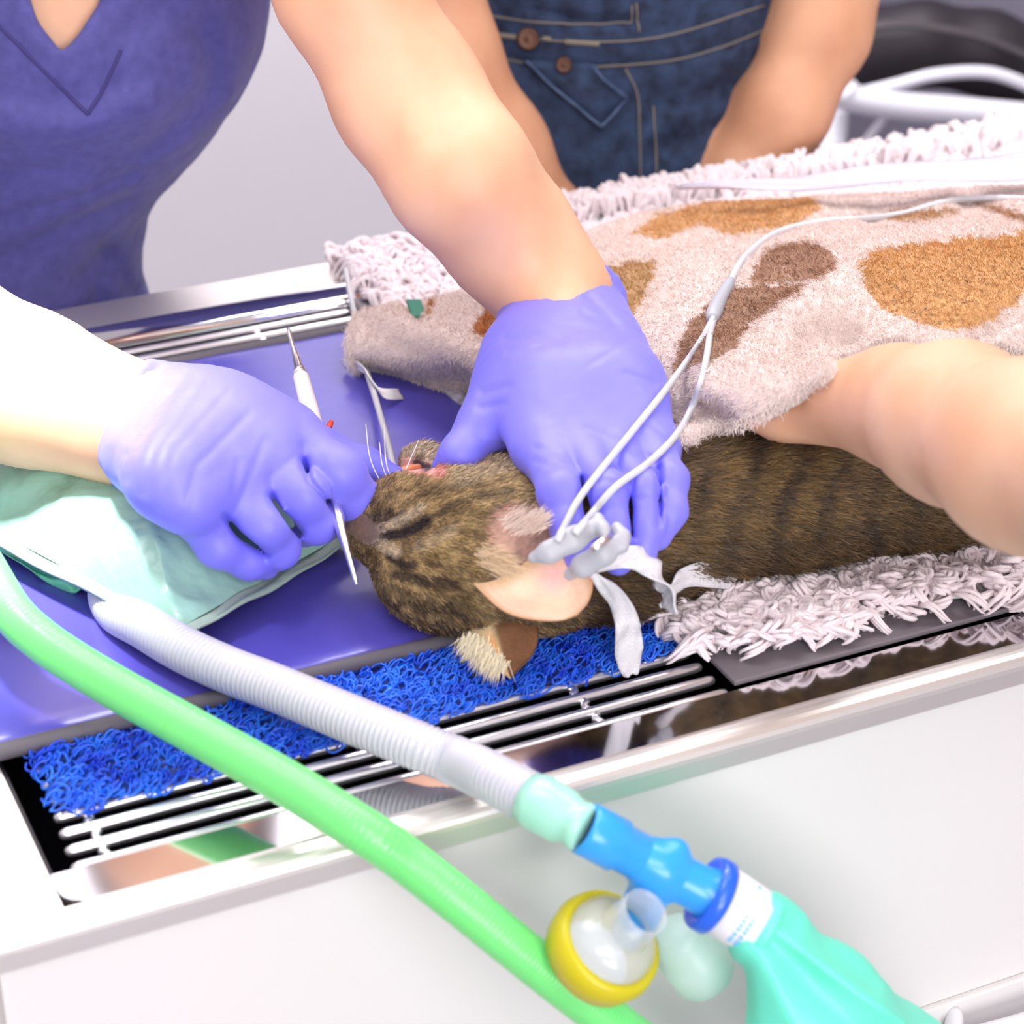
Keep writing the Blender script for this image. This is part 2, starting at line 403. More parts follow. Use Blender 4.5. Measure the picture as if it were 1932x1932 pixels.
# ================================================================== the room
def slab(name, x0, x1, y0, y1, z0, z1, m):
    return tag(MB().box(x0, x1, y0, y1, z0, z1, XYZ).build(name, m), kind='structure')
slab('floor', -2.6, 3.4, -2.2, 4.4, -.05, 0, M['floor'])
slab('ceiling', -2.6, 3.4, -2.2, 4.4, 2.75, 2.8, M['ceil'])
slab('wall_left', -2.65, -2.6, -2.2, 4.4, 0, 2.75, M['wall'])
slab('wall_right', 3.4, 3.45, -2.2, 4.4, 0, 2.75, M['wall'])
slab('wall_front', -2.6, 3.4, -2.25, -2.2, 0, 2.75, M['wall'])
slab('wall_back', -2.6, .28, 3.0, 3.1, 0, 2.75, M['wall'])
slab('wall_side', .28, .36, 3.0, 4.4, 0, 2.75, M['grey_wall'])
slab('wall_rear', .36, 3.4, 4.3, 4.4, 0, 2.75, M['grey_wall'])
slab('baseboard_back', -2.6, .28, 2.985, 3.0, 0, .1, M['whitepl'])

# ================================================================== treatment table
A0, A1, BN, BF = -.05, 1.35, -.036, .655
HB = AB(WB(0, 1844, BN))[2]
tb = root('treatment_table', T(.6, .3, -TZ), 'stainless steel veterinary treatment table with white cabinet front and slotted well', 'table')
def extrude(mb, prof, a0, a1, fn=T):
    n = len(prof); V = [fn(a, b, h) for a in (a0, a1) for b, h in prof]
    return mb.add(V, [(i, (i + 1) % n, n + (i + 1) % n, n + i) for i in range(n)] + [tuple(range(n))[::-1], tuple(range(n, 2 * n))])
def arc(cx_, cy_, r, d0, d1, n=5): return [(cx_ + r * math.cos(math.radians(d)), cy_ + r * math.sin(math.radians(d))) for d in np.linspace(d0, d1, n)]
fr = MB()
extrude(fr, [(-.0235, -.006), (-.0235, .0)] + arc(-.028, -.008, .008, 90, 180, 6) + [(BN, HB + .002), (BN + .002, HB), (BN + .012, HB), (BN + .012, -.006)], A0, A1)
extrude(fr, [(BF, -.03), (BF, -.006)] + arc(BF - .007, -.007, .007, 0, 90, 6) + [(.602, 0), (.602, -.03)], A0, A1)
fr.box(A0, -.0005, -.0235, .602, -.03, 0)
fr.box(1.2, A1, -.0235, .602, -.03, 0)
fr.build('frame', M['satin'], tb, smooth=False)
# polished lip with a rounded corner, and the curved far side of the well
lp = MB(); cor = [T(.0, .0015), *[T(.012 + .012 * math.cos(math.radians(d)), -.0115 + .012 * math.sin(math.radians(d)), .0012) for d in np.linspace(180, 270, 7)], T(1.2, -.0235, .0012), T(1.2, .0015, .0012)]
cor[0] = T(0, .0015, .0012); n_ = len(cor); lp.add([*cor, *[c - [0, 0, .004] for c in cor]], [tuple(range(n_)), tuple(range(n_, 2 * n_))[::-1]] + [(i, i + n_, (i + 1) % n_ + n_, (i + 1) % n_) for i in range(n_)])
lp.build('polished_lip', M['mirror'], tb)
lf = MB(); extrude(lf, [(.573, -.02)] + [(.573 + .03 * t, .0015 + .006 * math.sin(t * math.pi)) for t in np.linspace(0, 1, 9)] + [(.603, -.02)], .0, 1.2)
lf.build('polished_far_lip', M['mirror'], tb, smooth=True)
we = MB(); we.box(0, 1.2, .0, .58, -.085, -.08); we.box(-.001, .002, 0, .58, -.08, -.002); we.box(0, 1.2, -.001, .002, -.08, -.003); we.box(0, 1.2, .575, .58, -.08, -.003); we.box(1.197, 1.2, 0, .58, -.08, -.002)
we.build('well', M['dark'], tb)
cb = MB(); cb.box(A0 + .016, A1, -.026, -.010, -.9, HB + .002); cb.box(A0 + .016, A1, -.0098, BF - .032, -.9, -.1); cb.box(A0 + .016, A1, BF - .03, BF - .01, -.9, -.03)
cb.build('cabinet_body', M['cab'], tb)
cb = MB(); cb.box(A0 + .004, A0 + .016, -.028, BF - .01, -.9, HB)
cb.build('side_panel', M['satin'], tb, bevel=.002)
pz = AB(WB(1735, 1893, -.026))
dr = MB(); dr.box(pz[0], A1 - .01, -.031, -.0255, pz[2] - .36, pz[2] - .003); o = dr.build('drawer_front', M['cab'], tb, bevel=.002)
hp = [T(pz[0] + .022, -.030, pz[2] - .016), T(pz[0] + .030, -.050, pz[2] - .018), T(pz[0] + .20, -.052, pz[2] - .018), T(pz[0] + .24, -.030, pz[2] - .018)]
tube('handle', catmull(hp, 8), .006, M['whitepl'], o, flat=1.6)

# wire rack in the well
rk = root('wire_rack', T(.19, .3, -.01), 'chromed wire rack of long parallel rods laid in the dark table well', 'rack')
bs = [.0065 + .0143 * i for i in range(9)] + [.519, .533, .547, .561]
for i, b in enumerate(bs):
    a0, a1 = (.016 + .0022 * (3 - i) if i < 4 else .016), .372
    if i < 4: a0 = .011 + .001 * i
    pts = [T(a0, b, -.003), T(a0 + .001, b, -.003), *[T(a, b, -.003) for a in np.linspace(a0 + .004, a1 - .004, 12)], T(a1 - .001, b, -.003), T(a1, b, -.003)]
    rr = [.0012, .0024] + [.003] * 12 + [.0024, .0012]
    tube('rod', pts, rr, M['rod'], rk, 12)
for a in (.03, .298):
    for b0, b1 in ((.004, .066), (.517, .563)):
        V = [T(a + .0016 * math.sin(t * 60), b0 + (b1 - b0) * t, -.0055 + .0022 * abs(math.cos(t * math.pi * (b1 - b0) / .0143))) for t in np.linspace(0, 1, 40)]
        tube('cross_wire', V, .0022, M['rod'], rk, 8)

# grey rubber mat at the right, under the fleece
gm = MB(); gm.box(.376, 1.15, .006, .57, 0, .0035); tag(gm.build('rubber_mat', M['greymat'], bevel=.001), 'dark grey flat rubber mat under the white fleece at the table edge', 'mat')

# blue looped mat
bk = root('loop_mat', T(.19, .1, .001), 'bright blue open-loop drainage mat lying on the rods beside the polished lip', 'mat')
b_ = MB(); b_.box(.018, .372, .05, .17, .0005, .0025); b_.build('backing', M['noodleback'], bk)
VV, FF, base = [], [], 0
for i in range(2700):
    a = RNG.uniform(.016, .374); b = RNG.uniform(.042, .112); h = RNG.uniform(.001, .0055)
    if b < .047 and noise(np.array([a, b, 0]), 90, 4) < .5: continue
    th = RNG.uniform(0, 2 * np.pi); R = RNG.uniform(.0022, .0065); tt = np.linspace(0, RNG.uniform(2.0, 4.6), 8); el = RNG.uniform(.35, 1)
    P = [T(a + R * math.cos(th + t) , b + R * el * math.sin(th + t), max(.001, h + .0022 * math.sin(t * 1.7 + th))) for t in tt]
    V, Fc = tube_geo(P, .00068, 4, cap=False); VV.append(V); FF.append(np.array(Fc) + base); base += len(V)
tag(mk('loops', np.concatenate(VV), np.concatenate(FF), M['noodle'], bk), kind='stuff')

# purple padded mat with grey binding
pm = root('padded_mat', T(.2, .3, .004), 'purple vinyl padded mat with grey bound edge across the table', 'mat')
na, nb = 90, 60; A = np.linspace(-.048, .445, na); B = np.linspace(.104, .512, nb); V = []
for a in A:
    for b in B:
        e = min((b - .104), (.512 - b), (.445 - a)); q = T(a, b, 0)
        V.append(T(a, b, .0065 + .0028 * min(1, max(0, e / .012)) ** .5 + .0022 * (fbm(q * [1, 1, 0], 14, 5) - .5)))
V = np.array(V); low = V.copy(); low[:, 2] = TZ + .003
Q = [(i * nb + j, (i + 1) * nb + j, (i + 1) * nb + j + 1, i * nb + j + 1) for i in range(na - 1) for j in range(nb - 1)]
n0 = len(V); bd = [i * nb for i in range(na)] + [(na - 1) * nb + j for j in range(1, nb)] + [i * nb + nb - 1 for i in range(na - 2, -1, -1)] + [j for j in range(nb - 2, 0, -1)]
Q += [(bd[i], bd[(i + 1) % len(bd)], bd[(i + 1) % len(bd)] + n0, bd[i] + n0)[::-1] for i in range(len(bd))]
mk('pad', np.vstack([V, low]), Q, M['mat'], pm)
path = [T(a, .1045, .006) for a in np.linspace(-.048, .437, 50)] + [T(.445 - .001, .1045 + .001 + .006, .006)] + [T(.445, b, .006) for b in np.linspace(.12, .50, 30)] + [T(.437, .513, .006)] + [T(a, .513, .006) for a in np.linspace(.42, -.048, 50)]
tube('binding', path, .0048, M['binding'], pm, 10)

# white fleece
fl = root('fleece_rug', T(.8, .3, .004), 'shaggy white curly fleece rug spread under the cat and towel', 'rug')
fb = MB(); nA, nB = 60, 30; aa = np.linspace(.372, 1.14, nA); V = []
for lay in (0, 1):
    for a in aa:
        for t in np.linspace(0, 1, nB):
            b = (.036 - .02 * sstep(a, .38, .62) + .006 * math.sin(a * 40)) * (1 - t) + .645 * t
            V.append(T(a + .035 * t * (a < .5) * (1 - (a - .37) / .13), b, .0045 + .004 * (1 - lay)))
g = lambda l, i, j: (l * nA + i) * nB + j
Fc = [(g(0, i, j), g(0, i + 1, j), g(0, i + 1, j + 1), g(0, i, j + 1)) for i in range(nA - 1) for j in range(nB - 1)]
Fc += [(g(1, i, j), g(1, i, j + 1), g(1, i + 1, j + 1), g(1, i + 1, j)) for i in range(nA - 1) for j in range(nB - 1)]
for i in range(nA - 1): Fc += [(g(0, i, 0), g(1, i, 0), g(1, i + 1, 0), g(0, i + 1, 0)), (g(0, i, nB - 1), g(0, i + 1, nB - 1), g(1, i + 1, nB - 1), g(1, i, nB - 1))]
for j in range(nB - 1): Fc += [(g(0, 0, j), g(0, 0, j + 1), g(1, 0, j + 1), g(1, 0, j)), (g(0, nA - 1, j), g(1, nA - 1, j), g(1, nA - 1, j + 1), g(0, nA - 1, j + 1))]
fb.add(V, Fc); fb.build('backing', M['fleeceback'], fl)
VV, FF, base = [], [], 0
def lock(a, b, h, ang, L, r, rise, curl):
    global base
    n = 11; t = np.linspace(0, 1, n); d = np.array([math.cos(ang), math.sin(ang)]); s = np.array([-d[1], d[0]]); sg = 1 if RNG.random() < .5 else -1
    turn = sg * curl * t ** 1.4; ca, sa = np.cos(turn), np.sin(turn); al = np.cumsum(ca) / n * L; wig = np.cumsum(sa) / n * L
    P = [T(a + d[0] * al[i] + s[0] * wig[i], b + d[1] * al[i] + s[1] * wig[i], max(.0015, h + rise * math.sin(math.pi * min(1, t[i] * 1.15)) - .25 * L * t[i] ** 3)) for i in range(n)]
    rad = r * np.array([.8, 1.05, 1.15, 1.2, 1.2, 1.15, 1.1, 1.0, .9, .7, .3])
    P = np.array(P); of = RNG.normal(0, 1, (4, 3)) * [1, 1, .5]
    for k in range(4):     # a lock is a twist of four yarns
        Pk = P + of[k] * r * .75 * np.sin(t * 2.2 + .5)[:, None] + RNG.normal(0, .0004, 3) * t[:, None] * 3; Pk[:, 2] = np.maximum(Pk[:, 2], TZ + .0012)
        V, Fc = tube_geo(Pk, rad * .56, 5, cap=False); VV.append(V); FF.append(np.array(Fc) + base); base += len(V)
for i in range(3000):
    a = RNG.uniform(.372, .82); e = .026 - .022 * sstep(a, .38, .62) + .006 * math.sin(a * 40); b = e + RNG.uniform(.004, .122)
    ang = RNG.uniform(0, 6.28) if b > e + .02 else RNG.normal(-1.7, .8)
    if a < .385: ang = RNG.normal(-2.7, .6)
    lock(a, b, .008 + .008 * RNG.random(), ang, RNG.uniform(.014, .030), RNG.uniform(.0016, .0027), RNG.uniform(.001, .006), RNG.uniform(1.5, 6.5))
for i in range(2900):
    a = RNG.uniform(.40, 1.14); b = RNG.uniform(.48 if a > .52 else .42, .640)
    ang = RNG.normal(.9, .7) if b > .62 else RNG.uniform(0, 6.28)
    if a < .43: ang = RNG.normal(2.7, .6)
    hh = .007
    lock(a, b, hh, ang, RNG.uniform(.014, .032), RNG.uniform(.0020, .0034), RNG.uniform(.002, .006), RNG.uniform(.8, 4.2))
for i in range(700):
    a = RNG.uniform(.395, .53); b = RNG.uniform(.43, .640); lock(a, b, .009, RNG.normal(2.4, .9), RNG.uniform(.014, .030), RNG.uniform(.0022, .0036), RNG.uniform(.003, .009), RNG.uniform(.8, 4))
for i in range(420):
    a = RNG.uniform(.53, 1.14); lock(a, RNG.uniform(.615, .643), .012, RNG.normal(1.2, .6), RNG.uniform(.014, .024), RNG.uniform(.0026, .0040), RNG.uniform(.008, .014), RNG.uniform(.8, 3))
tag(mk('pile', np.concatenate(VV), np.concatenate(FF), M['fleece'], fl), kind='stuff')

# ================================================================== the cat
def E_(u, v, h, ru, rv=None, rd=None):
    """ellipsoid in view-aligned axes, radii in photograph pixels"""
    p, r = J(u, v, 1, h=h); rv = rv or ru; rd = rd or min(ru, rv); return ('e', p, [ru * r, rv * r, rd * r], [RT, UPV, VIEW])
def Cc(js, *fl): return chain([J(*j[:3], h=j[3]) for j in js], *fl)
cat_prims = [E_(905, 1035, .050, 160, 140, 140), E_(812, 1010, .048, 118, 122, 110), E_(765, 985, .046, 72, 70), E_(835, 1095, .036, 112, 86, 90), E_(930, 925, .055, 105, 90), E_(1000, 870, .058, 62, 55)]
cat_prims += Cc([(740, 985, 50, .046), (695, 1000, 24, .044), (676, 985, 17, .043)]) + Cc([(850, 915, 55, .045), (800, 880, 30, .043), (782, 868, 17, .042)])
cat_prims += Cc([(940, 1130, 62, .030), (1040, 1105, 70, .034), (1180, 1075, 66, .036), (1300, 1030, 60, .036)])
cat_prims += Cc([(1010, 1000, 120, .050), (1160, 1000, 120, .050), (1320, 950, 135, .055), (1500, 910, 150, .060), (1740, 865, 160, .062), (1990, 815, 160, .062)])
cat_prims += [E_(1150, 1120, .018, 90, 40, 50)]
lo, hi = bounds(cat_prims, .02); f = Field(lo, hi, .0022); f.union(cat_prims, .022)
f.cut([('c', *[J(*j, h=.083)[0] for j in ((960, 1010, 1), (1030, 1050, 1))], .010, .012)], .015)        # the hollow under the ear
f.cut([('c', W(725, 1012, .075), W(762, 1006, .078), .0016, .0022), ('c', W(722, 1052, .068), W(752, 1066, .068), .0012, .0018), ('c', W(775, 862, .060), W(800, 874, .062), .002, .004)], .006)
cv, cq = f.mesh()
cv[:, 2] = np.maximum(cv[:, 2], TZ + .0105)
DARKS = [([(700, 1000), (730, 1012), (768, 1004), (800, 985)], 10, 1), ([(800, 985), (850, 955), (900, 940), (960, 925)], 6, .55), ([(735, 1048), (760, 1066), (775, 1062)], 8, .9),
         ([(745, 1080), (800, 1095)], 9, .85), ([(815, 1092), (850, 1098)], 9, .8), ([(880, 1110), (990, 1135)], 10, .4), ([(760, 1130), (840, 1165)], 9, .5), ([(740, 1105), (800, 1130)], 6, .5), ([(860, 1140), (960, 1160)], 12, .4),
         ([(760, 950), (830, 925), (900, 915)], 6, .45), ([(700, 978), (735, 972), (760, 985)], 12, .7), ([(1000, 850), (1020, 880)], 14, .45), ([(930, 860), (985, 850)], 7, .35), ([(880, 975), (960, 960), (1010, 970)], 8, .3),
         ([(715, 1090), (740, 1140)], 6, .4), ([(800, 1060), (870, 1070)], 5, .35), ([(845, 1030), (900, 1040)], 6, .3), ([(1010, 900), (1030, 950)], 10, .35)]
LIGHTS = [([(715, 1025), (745, 1040)], 10, .7), ([(720, 998), (750, 985), (790, 962)], 8, .6), ([(790, 1030), (850, 1000)], 10, .3), ([(860, 900), (960, 870)], 20, .35), ([(930, 1060), (960, 1090)], 22, .4)]
def cat_col(P):
    u, v = px(P); n1 = fbm(P, 160, 1); n2 = fbm(P, 500, 2); wob = (noise(P, 45, 3) - .5)
    uu = u + 26 * wob; vv = v + 14 * (noise(P, 60, 9) - .5)
    tan, mid, drk, cream = lin((190, 158, 108)), lin((134, 106, 68)), lin((50, 36, 30)), lin((226, 204, 176))
    c = mid + (tan - mid) * sstep(n1, .3, .65)[:, None]
    body = sstep(u + .3 * (v - 1000), 1010, 1200)
    bt = lin((108, 80, 42)); c = c + (bt - c) * (body * .85)[:, None]
    st = .5 + .5 * np.sin((uu * .98 + .22 * vv) / 82 * 6.283 + 2.4 * (noise(P, 30, 12) - .5)); st = sstep(st, .5, .92) * body * (u > 1180) * (.35 + .65 * noise(P, 60, 13))
    top = sstep(v + .12 * (u - 1300), 1120, 990); dorsal = sstep(v + .19 * (u - 1300), 1010, 1070) * body * .55
    dk = np.maximum(st * .95, body * .5 * sstep(fbm(P * [1.3, 1, 1], 75, 61), .52, .72)); dk = np.maximum(dk, dorsal * sstep(n1, .2, .6))
    lower = sstep(v, 1085, 1150) * (u < 1130); dk = np.maximum(dk, lower * sstep(fbm(P * [1, 1.6, 1.6], 230, 5), .4, .6) * .75)
    for ln, wd, s in DARKS: dk = np.maximum(dk, s * (1 - sstep(segdist(uu * .3 + u * .7, v + 8 * wob, ln), wd * .5, wd * 1.7)))
    c = c + (drk - c) * np.clip(dk, 0, 1)[:, None]
    lt = np.zeros(len(P))
    for ln, wd, s in LIGHTS: lt = np.maximum(lt, s * (1 - sstep(segdist(u, v, ln), wd * .6, wd * 1.6)))
    lt = np.maximum(lt, sstep(v, 905, 865) * sstep(u, 860, 815)); c = c + (cream - c) * lt[:, None]
    nose = 1 - sstep(segdist(u, v, [(668, 985), (695, 1005)]), 14, 32); c = c + (lin((128, 98, 80)) - c) * nose[:, None]
    pink = 1 - sstep(segdist(u, v, [(770, 878), (800, 885), (822, 892)]), 10, 20); c = c + (lin((226, 150, 140)) - c) * pink[:, None]
    blk = 1 - sstep(segdist(uu, v, [(786, 873), (806, 883)]), 5, 12); c = c + (lin((60, 36, 44)) - c) * blk[:, None]
    bald = 1 - sstep(segdist(u, v, [(968, 1005), (1035, 1050)]), 44, 66); c = c + (lin((214, 166, 150)) - c) * (bald * .85)[:, None]
    return np.clip(c * (.66 + .56 * n2)[:, None], 0, 1)
# ears: cupped shells, part of the same mesh
EARS = []
def ear(bc, b0, b1, tip, cup, colfn, thick=.0018, wpow=.75, bulge=.25, tp_=2.2):
    nS, nTt = 22, 26; side = (b1 - b0) / 2; L = tip - bc; n = np.cross(side, L); n /= np.linalg.norm(n); n = n if n @ VIEW > 0 else -n
    V = []; ST_ = []
    for lay in (0, 1):
        for t in np.linspace(0, 1, nTt):
            wd = (1 - t ** tp_) ** wpow * (1 + bulge * math.sin(t * math.pi))
            for s in np.linspace(-1, 1, nS):
                V.append(bc + L * t + side * s * wd + n * (cup * (1 - s * s) * (1 - t) ** .6 + lay * thick + .001 * math.sin(9 * t + 3 * s))); ST_.append((s, t, lay))
    V = np.array(V); ST_ = np.array(ST_); Q = []; g = lambda l, i, j: (l * nTt + i) * nS + j
    for i in range(nTt - 1):
        for j in range(nS - 1): Q += [(g(0, i, j), g(0, i, j + 1), g(0, i + 1, j + 1), g(0, i + 1, j)), (g(1, i, j), g(1, i + 1, j), g(1, i + 1, j + 1), g(1, i, j + 1))]
        for j in (0, nS - 1): Q.append((g(0, i, j), g(0, i + 1, j), g(1, i + 1, j), g(1, i, j)))
    EARS.append((V, np.array(Q), colfn(ST_, V)))
def earcol1(S, V):
    u, v = px(V); c = np.tile(lin((230, 196, 168)), (len(V), 1)); rim = sstep(np.abs(S[:, 0]), .75, 1) + sstep(S[:, 1], .88, 1)
    c += (lin((206, 146, 96)) - c) * np.clip(rim, 0, 1)[:, None] * .8
    pk = 1 - sstep(np.hypot(u - 1045, v - 1090), 10, 50); c += (lin((238, 182, 178)) - c) * pk[:, None] * .8
    lay = S[:, 2:3]; back = lin((104, 72, 44)) * (.7 + .6 * fbm(V, 200, 8))[:, None]; c = c * (1 - lay) + back * lay
    bs = sstep(S[:, 1], .22, .0)[:, None]; return c + (lin((196, 160, 120)) - c) * bs * (1 - lay)
def earcol2(S, V):
    s = S[:, 0]; br = lin((120, 78, 46)) * (.7 + .6 * fbm(V, 220, 8))[:, None]; cr = np.tile(lin((224, 196, 150)), (len(V), 1))
    k = sstep(s, -.35, -.1)[:, None]; c = cr * (1 - k) + br * k; rim = (1 - sstep(np.abs(s + .38), .04, .12)) * sstep(S[:, 1], .2, .5); return c + (lin((236, 170, 100)) - c) * rim[:, None]
ear(W(975, 1048, .084), W(902, 1104, .072), W(1064, 1002, .086), W(1090, 1160, .062), .022, earcol1, bulge=.05, wpow=.55, tp_=2.4)
ear(W(945, 1178, .022), W(876, 1185, .018), W(1016, 1168, .022), W(963, 1278, .012), -.012, earcol2, bulge=0, wpow=1)
ccol = cat_col(cv)
allV = [cv]; allQ = [cq]; allC = [ccol]; nb0 = len(cv)
for V, Q, c in EARS: allV.append(V); allQ.append(Q + nb0); allC.append(c); nb0 += len(V)
cat = mk('cat', np.vstack(allV), np.vstack(allQ).astype(np.int32), M['fur'], None, True, np.vstack(allC))
tag(cat, 'brown tabby cat lying anaesthetised on its side with head towards the left', 'cat')
cN = normals(cv, cq); cmid = cv[cq].mean(1); cu, cvv = px(cmid); cn = normals(cv, cq)[cq[:, 0]]
facing = ((cn @ VIEW) < .35) & (cu < 1960)
P, vi = scatter(cv, cq, 95000, facing.astype(float) * np.where(cu < 1130, 2.2, 1.0)); hu, hv = px(P); hN = cN[vi]
ok = (P[:, 2] > TZ + .012) & (segdist(hu, hv, [(668, 985), (695, 1005)]) > 22) & (segdist(hu, hv, [(968, 1005), (1035, 1050)]) > 46) & (segdist(hu, hv, [(770, 878), (806, 885)]) > 14)
P, hN, hu, hv = P[ok], hN[ok], hu[ok], hv[ok]
ctr = np.array([1., 0, 0]) * .9 + np.array([0, 0, -.15]) ; D = np.tile(ctr, (len(P), 1))
hd = hu < 1100; D[hd] += (((hv[hd] - 1000) / 260)[:, None] * -UPV) + RT * .3
hc = cat_col(P); tipk = RNG.random(len(P)); hc = np.clip(hc * (.5 + 1.0 * tipk ** 1.5)[:, None], 0, 1)
lenh = np.where(hu < 1130, .0048, .0085) * np.where(hu < 780, .6, 1)
hV, hQ, hC = hairs(P, hN, D, lenh, .00024, hc)
tag(mk('fur', hV, hQ, M['hair'], cat, True, hC), kind='stuff')
# long pale tufts: inside the near ear and along the far ear
def tuft(parent, name, pts, n, L, dirv, colr, spread=.004, wd=.00022):
    path = catmull(np.array(pts), 12); P = path[RNG.integers(0, len(path), n)] + RNG.normal(0, spread, (n, 3)) * [1, .6, .6]
    N = np.tile(-VIEW, (n, 1)); D = np.tile(np.asarray(dirv, float), (n, 1)); c = lin(colr) * RNG.uniform(.75, 1.1, (n, 1))
    V, Q, C = hairs(P, N, D, np.full(n, L), wd, np.clip(c, 0, 1), lift=.15, jit=.35); tag(mk(name, V, Q, M['hair'], parent, True, C), kind='stuff')
tuft(cat, 'ear_tuft', [W(885, 1200, .030), W(915, 1225, .026), W(945, 1250, .022)], 900, .010, RT * -.35 - UPV * 1.0, (240, 226, 196), .0022)
tuft(cat, 'ear_tuft', [W(958, 985, .092), W(985, 1000, .092), W(1005, 985, .092)], 500, .011, RT * .6 + UPV * .4, (238, 214, 200), .003)
tuft(cat, 'ear_tuft', [W(915, 1040, .090), W(945, 1075, .088)], 500, .010, RT * .8 - UPV * .2, (214, 184, 150), .003)
for a, b, c in (((735, 940), (700, 870), (690, 800)), ((745, 935), (722, 880), (716, 835)), ((755, 925), (730, 880), (725, 800)), ((750, 930), (760, 900), (790, 830))):
    tube('whisker', catmull([W(*a, .06), W(*b, .075), W(*c, .08)], 6), .00028, M['whitepl'], cat, 5)


# ================================================================== people
def sdfobj(name, prims, k, res, m, parent=None, pad=.012, shrink=0, drop=None, disp=None, zmin=None):
    lo, hi = bounds(prims, pad); f = Field(lo, hi, res); f.union(prims, k, shrink); V, Q = f.mesh(disp)
    if zmin is not None: V[:, 2] = np.maximum(V[:, 2], zmin)
    if drop is not None:
        kf = ~drop(V[Q].mean(1)); Q = Q[kf]; us, iv = np.unique(Q, return_inverse=True); V = V[us]; Q = iv.reshape(Q.shape)
    return mk(name, V, Q.astype(np.int32), m, parent), V, Q
def wrinkle(amp, sc, seed, aniso=(1, 1, 1)):
    def fn(f):
        g = [f.lo[d] + f.res * np.arange(f.dim[d]) for d in range(3)]; near = np.abs(f.V) < .02; X = np.stack(np.meshgrid(*g, indexing='ij'), -1)[near]
        out = np.zeros(f.dim, np.float32); out[near] = amp * (fbm(X * np.array(aniso), sc, seed) - .5); return out
    return fn
# ---- gloved hands
def cuff_ring(c, ax, ru, rv, r, seed, side, tilt=.12):
    P = []; ax = ax / np.linalg.norm(ax); x = side - ax * (side @ ax); x /= np.linalg.norm(x); y = np.cross(ax, x); rg = np.random.default_rng(seed); ph = rg.uniform(0, 6, 3)
    for t in np.linspace(0, 2 * np.pi, 25): P.append(c + x * ru * math.cos(t) + y * rv * math.sin(t) + ax * tilt * .02 * math.sin(2 * t + ph[0]) + ax * .0022 * math.sin(5 * t + ph[1]))
    return chain([(p, r) for p in P])
def glove(parent, palm, fingers, ring, res=.0014, kb=.013, fold=None):
    allp = palm + [q for fg in fingers for q in fg] + ring; lo, hi = bounds(allp, .012); f = Field(lo, hi, res)
    f.union(palm, .024); base = f.V.copy()
    for fg in fingers: f.group(fg, .006, kb, .0012, base)
    f.union(ring, .005)
    V, Q = f.mesh(fold); o = mk('glove', V, Q.astype(np.int32), M['glove'], parent); return o, V, Q
def creases(lines, amp, deep=(), wk=2.0):
    """narrow furrows following lines of the stretched rubber"""
    def fn(f):
        near = np.abs(f.V) < .008; g = [f.lo[d] + f.res * np.arange(f.dim[d]) for d in range(3)]; X = np.stack(np.meshgrid(*g, indexing='ij'), -1)[near]; u, v = px(X); z = np.zeros(len(X))
        for ln, wd, s in lines: z += amp * s * np.exp(-(segdist(u, v, ln) / wd / wk) ** 2)
        for ln, wd, s in deep: z += s * np.exp(-(segdist(u, v, ln) / wd) ** 2)
        z += .0008 * (fbm(X, 120, 3) - .5); out = np.zeros(f.dim, np.float32); out[near] = z; return out
    return fn
# ---- the vet
vet_palm = Cc([(1060, 590, 98, .118), (1066, 680, 112, .116), (1078, 770, 118, .108)], np.array([0, -.35, .94]), .45)
for a, b in (((1010, 600), (1020, 850)), ((1045, 600), (1092, 878)), ((1085, 600), (1165, 878)), ((1120, 610), (1235, 850))):
    vet_palm += Cc([(*a, 48, .115), ((a[0] + b[0]) / 2, (a[1] + b[1]) / 2, 50, .113), (*b, 44, .096)])
vet_palm += Cc([(975, 690, 50, .105), (945, 765, 48, .096)]) + Cc([(985, 740, 46, .100), (968, 790, 36, .094)])
HA_f = [Cc([(1028, 850, 45, .098), (1060, 930, 44, .100), (1080, 1000, 38, .088), (1096, 1055, 31, .076)]),
        Cc([(1100, 870, 44, .099), (1150, 930, 38, .102), (1160, 1000, 36, .088), (1166, 1055, 31, .074)]),
        Cc([(1170, 870, 42, .099), (1217, 925, 35, .102), (1222, 990, 33, .088), (1212, 1040, 29, .076)]),
        Cc([(1225, 840, 44, .100), (1265, 905, 33, .100), (1264, 965, 31, .090), (1240, 1012, 28, .080)]),
        Cc([(962, 745, 52, .100), (908, 808, 46, .092), (868, 860, 39, .084), (843, 884, 29, .076)])]
wa = W(1062, 560, .120); axA = W(1068, 640, .118) - W(1055, 520, .124)
ringA = cuff_ring(W(1062, 568, .119), axA, .0345, .027, .0034, 3, RT)
CRA = [([(955, 640), (1010, 632), (1060, 642)], 5, 1), ([(960, 665), (1020, 655)], 4, .7), ([(980, 565), (1040, 548), (1080, 560)], 4, .8), ([(1110, 560), (1160, 610)], 5, 1), ([(1100, 590), (1170, 620)], 4, .7), ([(910, 740), (960, 728)], 4, .9), ([(905, 770), (950, 762)], 4, .8),
       ([(1105, 810), (1170, 835), (1215, 865)], 4, .6), ([(1180, 705), (1235, 725)], 4, .7), ([(1190, 640), (1110, 690)], 3, .4), ([(1120, 905), (1180, 912)], 3, .7), ([(1200, 940), (1240, 945)], 3, .7),
       ([(1010, 845), (1050, 855)], 3, .6), ([(1010, 870), (1045, 880)], 3, .6), ([(1225, 800), (1270, 835)], 3, .5)]
vet_armA = [J(560, -330, 150, b=.60), J(652, -30, 129, h=.30), J(772, 185, 134, h=.235), J(868, 330, 130, h=.200), J(962, 450, 116, h=.155), J(1050, 560, 97, h=.122), J(1066, 690, 80, h=.112), J(1080, 760, 60, h=.108)]
